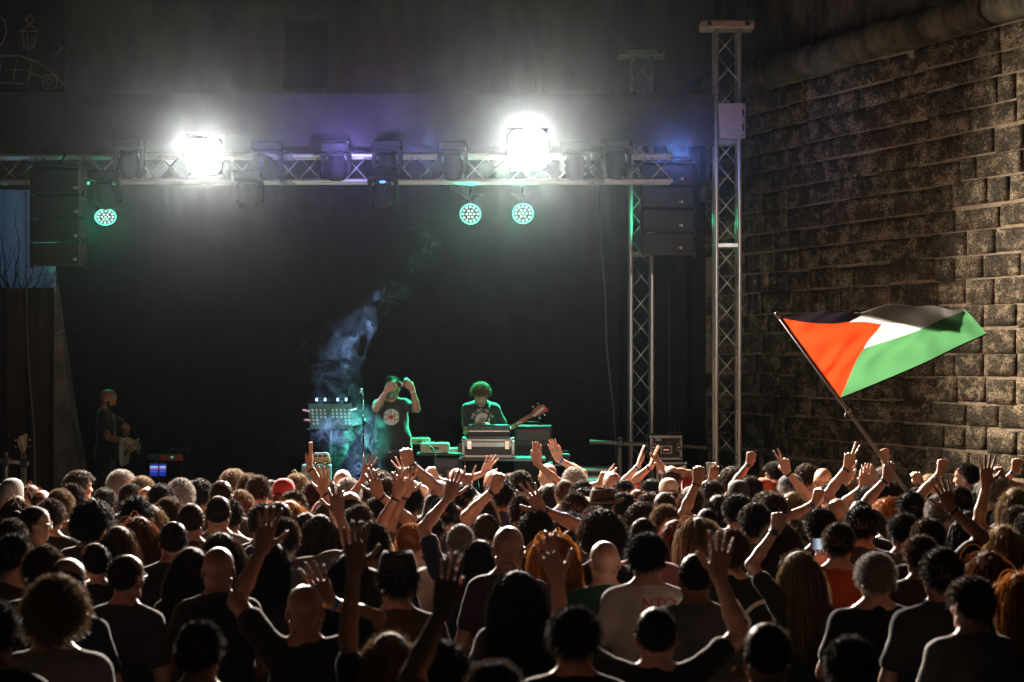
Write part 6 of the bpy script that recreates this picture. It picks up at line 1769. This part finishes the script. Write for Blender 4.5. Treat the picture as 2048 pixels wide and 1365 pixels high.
def cr_(p0, p1, p2, p3, t): return .5 * (2 * p1 + (p2 - p0) * t + (2 * p0 - 5 * p1 + 4 * p2 - p3) * t * t + (3 * p1 - p0 - 3 * p2 + p3) * t ** 3)
def interp(keys, vals, t):
    i = min(max(int(np.searchsorted(keys, t, side='right')) - 1, 0), len(keys) - 2)
    f = (t - keys[i]) / (keys[i + 1] - keys[i])
    return cr_(vals[i - 1] if i > 0 else 2 * vals[0] - vals[1], vals[i], vals[i + 1], vals[i + 2] if i + 2 < len(vals) else 2 * vals[-1] - vals[-2], f)
nu, nv_ = 84, 52; V = []; UV = []
for j in range(nv_ + 1):
    v = j / nv_
    cols = [interp(FV, [np.array(q, float) for q in GRID[u]], v) for u in FU]
    for i in range(nu + 1):
        u = i / nu; q = interp(FU, cols, u)
        dd = DFL + q[2] + .030 * math.sin(6.5 * u * 3.1 - 3.0 * v) * (u ** .6) + .013 * math.sin(34 * u + 20 * v + 3 * math.sin(9 * v)) * max(.12, 1 - 1.5 * u) + .006 * math.sin(23 * v - 11 * u)
        V.append(rel(P(q[0], q[1], dd))); UV.append((u, v))
V = np.array(V, dtype=np.float32); F_ = np.array([(j * (nu + 1) + i, j * (nu + 1) + i + 1, (j + 1) * (nu + 1) + i + 1, (j + 1) * (nu + 1) + i) for j in range(nv_) for i in range(nu)])
me = mesh_np('flag_cloth', V, F_)
ul = me.uv_layers.new(name='UVMap'); ui = np.array(UV, dtype=np.float32)[F_.ravel()]; ul.data.foreach_set('uv', ui.ravel())
FM, t, b_ = newmat('flag_cloth')
uv = N(t, 'ShaderNodeUVMap', uv_map='UVMap'); sx_ = N(t, 'ShaderNodeSeparateXYZ'); t.links.new(uv.outputs[0], sx_.inputs[0])
st_ = N(t, 'ShaderNodeValToRGB'); st_.color_ramp.interpolation = 'CONSTANT'
st_.color_ramp.elements[0].color = (.010, .008, .010, 1); st_.color_ramp.elements[1].position = .6667; st_.color_ramp.elements[1].color = (.085, .27, .105, 1)
e = st_.color_ramp.elements.new(.3333); e.color = (.64, .62, .61, 1); t.links.new(sx_.outputs[1], st_.inputs[0])
a1 = N(t, 'ShaderNodeMath', operation='SUBTRACT', inp={1: .5}); t.links.new(sx_.outputs[1], a1.inputs[0])
a2 = N(t, 'ShaderNodeMath', operation='ABSOLUTE'); t.links.new(a1.outputs[0], a2.inputs[0])
a3 = N(t, 'ShaderNodeMath', operation='MULTIPLY_ADD', inp={1: 2 * .40, 2: 0.0}); t.links.new(a2.outputs[0], a3.inputs[0])
a4 = N(t, 'ShaderNodeMath', operation='ADD'); t.links.new(a3.outputs[0], a4.inputs[0]); t.links.new(sx_.outputs[0], a4.inputs[1])
a5 = N(t, 'ShaderNodeMath', operation='LESS_THAN', inp={1: .40}); t.links.new(a4.outputs[0], a5.inputs[0])
mx = N(t, 'ShaderNodeMix', data_type='RGBA'); mx.inputs['B'].default_value = (.74, .055, .012, 1); t.links.new(a5.outputs[0], mx.inputs['Factor']); t.links.new(st_.outputs[0], mx.inputs['A'])
t.links.new(mx.outputs['Result'], b_.inputs['Base Color']); b_.inputs['Roughness'].default_value = .7; b_.inputs['Sheen Weight'].default_value = .1
tl = N(t, 'ShaderNodeBsdfTranslucent'); t.links.new(mx.outputs['Result'], tl.inputs['Color']); mm = N(t, 'ShaderNodeMixShader', inp={0: .32}); t.links.new(b_.outputs[0], mm.inputs[1]); t.links.new(tl.outputs[0], mm.inputs[2]); t.links.new(mm.outputs[0], t.nodes['Material Output'].inputs['Surface'])
link('cloth', me, FM, fl)
# dark hem along the lower edge and the pole sleeve
b = MB(); b.path([V[nv_ * (nu + 1) + i] for i in range(0, nu + 1, 3)], .006, 5); b.build('hem', RUBBER, fl)
b = MB(); b.path([V[j * (nu + 1)] for j in range(0, nv_ + 1, 4)], .013, 6); b.build('sleeve', mat('pole_sleeve', (.50, .33, .36), .8), fl)

# beer in a clear plastic cup
q = HELD[1465]; cc = q['c'] + q['n'] * .045 + Vector((-.02, 0, 0)); cp = empty('beer_cup', cc - Vector((0, 0, .06)), 'clear plastic cup with a little pale beer, held up', 'cup')
CUPM, t, b_ = newmat('clear_plastic'); b_.inputs['Base Color'].default_value = (.9, .9, .9, 1); b_.inputs['Transmission Weight'].default_value = .7; b_.inputs['Roughness'].default_value = .15; b_.inputs['IOR'].default_value = 1.25
b = MB(); b.lathe([(.030, 0), (.046, .135), (.048, .138), (.046, .139), (.0435, .132), (.0285, .004)], (0, 0, 0), (0, 0, 1), 22); b.build('cup_wall', CUPM, cp)
BEER, t, b_ = newmat('beer'); b_.inputs['Base Color'].default_value = (.75, .45, .06, 1); b_.inputs['Transmission Weight'].default_value = .3; b_.inputs['Roughness'].default_value = .2
b = MB(); b.lathe([(.028, .005), (.034, .052)], (0, 0, 0), (0, 0, 1), 20); b.build('beer', BEER, cp)
# phone filming the stage
q = HELD[1677]; ph = empty('phone', q['c'] + Vector((.005, .01, .085)), 'phone held sideways, its bright screen showing the stage', 'phone')
b = MB(); b.box((0, 0, 0), (.150, .009, .075), bev=.004); b.build('casing', BLACKP, ph)
PS, t, b_ = newmat('phone_picture'); tc = N(t, 'ShaderNodeTexCoord'); wv = N(t, 'ShaderNodeTexWave', inp={'Scale': .5, 'Distortion': 2.0}); t.links.new(tc.outputs['Generated'], wv.inputs['Vector'])
mx = N(t, 'ShaderNodeMix', data_type='RGBA'); mx.inputs['A'].default_value = (.10, .16, .26, 1); mx.inputs['B'].default_value = (.62, .78, .92, 1); t.links.new(wv.outputs[1], mx.inputs['Factor'])
t.links.new(mx.outputs['Result'], b_.inputs['Emission Color']); b_.inputs['Emission Strength'].default_value = .75; b_.inputs['Base Color'].default_value = (.01, .01, .01, 1); PS.cycles.emission_sampling = 'NONE'
b = MB(); b.box((.006, -.0055, 0), (.128, .002, .067)); b.build('screen', PS, ph)

# ------------------------------------------------------------------ cigarette-like smoke drifting up before the drape
sb0, sb1 = P(540, 985, 21.75), P(930, 430, 21.75)
DS = .14
b = MB(); b.box(((sb0.x + sb1.x) / 2, 21.75, (sb0.z + sb1.z) / 2), (sb1.x - sb0.x, DS, sb1.z - sb0.z))
SM = bpy.data.materials.new('drifting_smoke'); SM.use_nodes = True; t = SM.node_tree; t.nodes.clear()
tc = N(t, 'ShaderNodeTexCoord'); sp = N(t, 'ShaderNodeSeparateXYZ'); t.links.new(tc.outputs['Object'], sp.inputs[0])
def curve(pts):
    n = N(t, 'ShaderNodeFloatCurve'); c = n.mapping.curves[0]
    for i, (x, y) in enumerate(pts):
        if i < 2: c.points[i].location = (x, y)
        else: c.points.new(x, y)
    n.mapping.extend = 'HORIZONTAL'; n.mapping.update(); n.inputs['Factor'].default_value = 1
    return n
zn = N(t, 'ShaderNodeMapRange', inp={'From Min': sb0.z, 'From Max': sb1.z}); t.links.new(sp.outputs[2], zn.inputs[0])
wx = sb1.x - sb0.x
fx = lambda px: (P(px, 0, 21.75).x - sb0.x) / wx
fz = lambda py: (985 - py) / 555.0
CX = curve([(fz(985), fx(706)), (fz(450), fx(832)), (fz(930), fx(712)), (fz(880), fx(700)), (fz(800), fx(672)), (fz(700), fx(668)), (fz(640), fx(720)), (fz(570), fx(800)), (fz(500), fx(850))])
CR_ = curve([(fz(985), .13), (fz(430), .0), (fz(930), .20), (fz(870), .27), (fz(790), .18), (fz(700), .22), (fz(620), .15), (fz(540), .13), (fz(480), .10)])
CD = curve([(fz(985), .6), (fz(430), .0), (fz(905), 1.0), (fz(850), .9), (fz(805), .34), (fz(690), .36), (fz(600), .22), (fz(500), .18)])
for c in (CX, CR_, CD): t.links.new(zn.outputs[0], c.inputs['Value'])
wn = N(t, 'ShaderNodeTexNoise', inp={'Scale': 2.6, 'Detail': 3.0}); t.links.new(tc.outputs['Object'], wn.inputs['Vector'])
ws = N(t, 'ShaderNodeVectorMath', operation='SUBTRACT'); ws.inputs[1].default_value = (.5, .5, .5); t.links.new(wn.outputs['Color'], ws.inputs[0])
wl = N(t, 'ShaderNodeVectorMath', operation='SCALE'); wl.inputs['Scale'].default_value = .55; t.links.new(ws.outputs[0], wl.inputs[0])
wp = N(t, 'ShaderNodeVectorMath', operation='ADD'); t.links.new(tc.outputs['Object'], wp.inputs[0]); t.links.new(wl.outputs[0], wp.inputs[1])
n1 = N(t, 'ShaderNodeTexNoise', inp={'Scale': 5.2, 'Detail': 6.0, 'Roughness': .6, 'Distortion': 1.2}); t.links.new(wp.outputs[0], n1.inputs['Vector'])
def M(op, a, b_=None, c_=None):
    n = N(t, 'ShaderNodeMath', operation=op)
    for i, q in enumerate((a, b_, c_)):
        if q is None: continue
        if isinstance(q, (int, float)): n.inputs[i].default_value = q
        else: t.links.new(q, n.inputs[i])
    return n.outputs[0]
r1 = M('ABSOLUTE', M('SUBTRACT', n1.outputs[0], .5)); rid = M('POWER', M('MAXIMUM', M('SUBTRACT', 1.0, M('MULTIPLY', r1, 13.0)), 0.0), 2.0)
n2 = N(t, 'ShaderNodeTexNoise', inp={'Scale': 3.0, 'Detail': 3.0}); t.links.new(wp.outputs[0], n2.inputs['Vector'])
body = M('MULTIPLY', M('MAXIMUM', M('SUBTRACT', n2.outputs[0], .52), 0.0), .5)
spw = N(t, 'ShaderNodeSeparateXYZ'); sw2 = N(t, 'ShaderNodeVectorMath', operation='SCALE'); sw2.inputs['Scale'].default_value = .30; t.links.new(ws.outputs[0], sw2.inputs[0])
wq = N(t, 'ShaderNodeVectorMath', operation='ADD'); t.links.new(tc.outputs['Object'], wq.inputs[0]); t.links.new(sw2.outputs[0], wq.inputs[1]); t.links.new(wq.outputs[0], spw.inputs[0])
dx = M('SUBTRACT', M('DIVIDE', M('SUBTRACT', spw.outputs[0], sb0.x), wx), CX.outputs[0]); dxx = M('MULTIPLY', dx, wx)
dy = M('SUBTRACT', spw.outputs[1], 21.75)
rr_ = M('SQRT', M('ADD', M('MULTIPLY', dxx, dxx), M('MULTIPLY', M('MULTIPLY', dy, dy), 8.0)))
fall = M('MAXIMUM', M('SUBTRACT', 1.0, M('DIVIDE', rr_, M('ADD', M('MULTIPLY', CR_.outputs[0], 1.75), .004))), 0.0)
fall = M('SMOOTH_MIN', fall, .6, .2)
n3 = N(t, 'ShaderNodeTexNoise', inp={'Scale': 2.7, 'Detail': 2.0}); t.links.new(wp.outputs[0], n3.inputs['Vector'])
gate = N(t, 'ShaderNodeMapRange', interpolation_type='SMOOTHSTEP', inp={'From Min': .44, 'From Max': .62}); t.links.new(n3.outputs[0], gate.inputs[0])
fall = M('MULTIPLY', fall, M('ADD', gate.outputs[0], .12))
den = M('MULTIPLY', M('MULTIPLY', M('ADD', rid, body), M('MULTIPLY', fall, CD.outputs[0])), 15.0)
pv = N(t, 'ShaderNodeVolumePrincipled'); pv.inputs['Density Attribute'].default_value = ''; pv.inputs['Color'].default_value = (.72, .84, 1, 1); pv.inputs['Anisotropy'].default_value = .2
t.links.new(den, pv.inputs['Density']); t.links.new(pv.outputs[0], N(t, 'ShaderNodeOutputMaterial').inputs['Volume'])
tag(b.build('smoke', SM), kind='stuff')
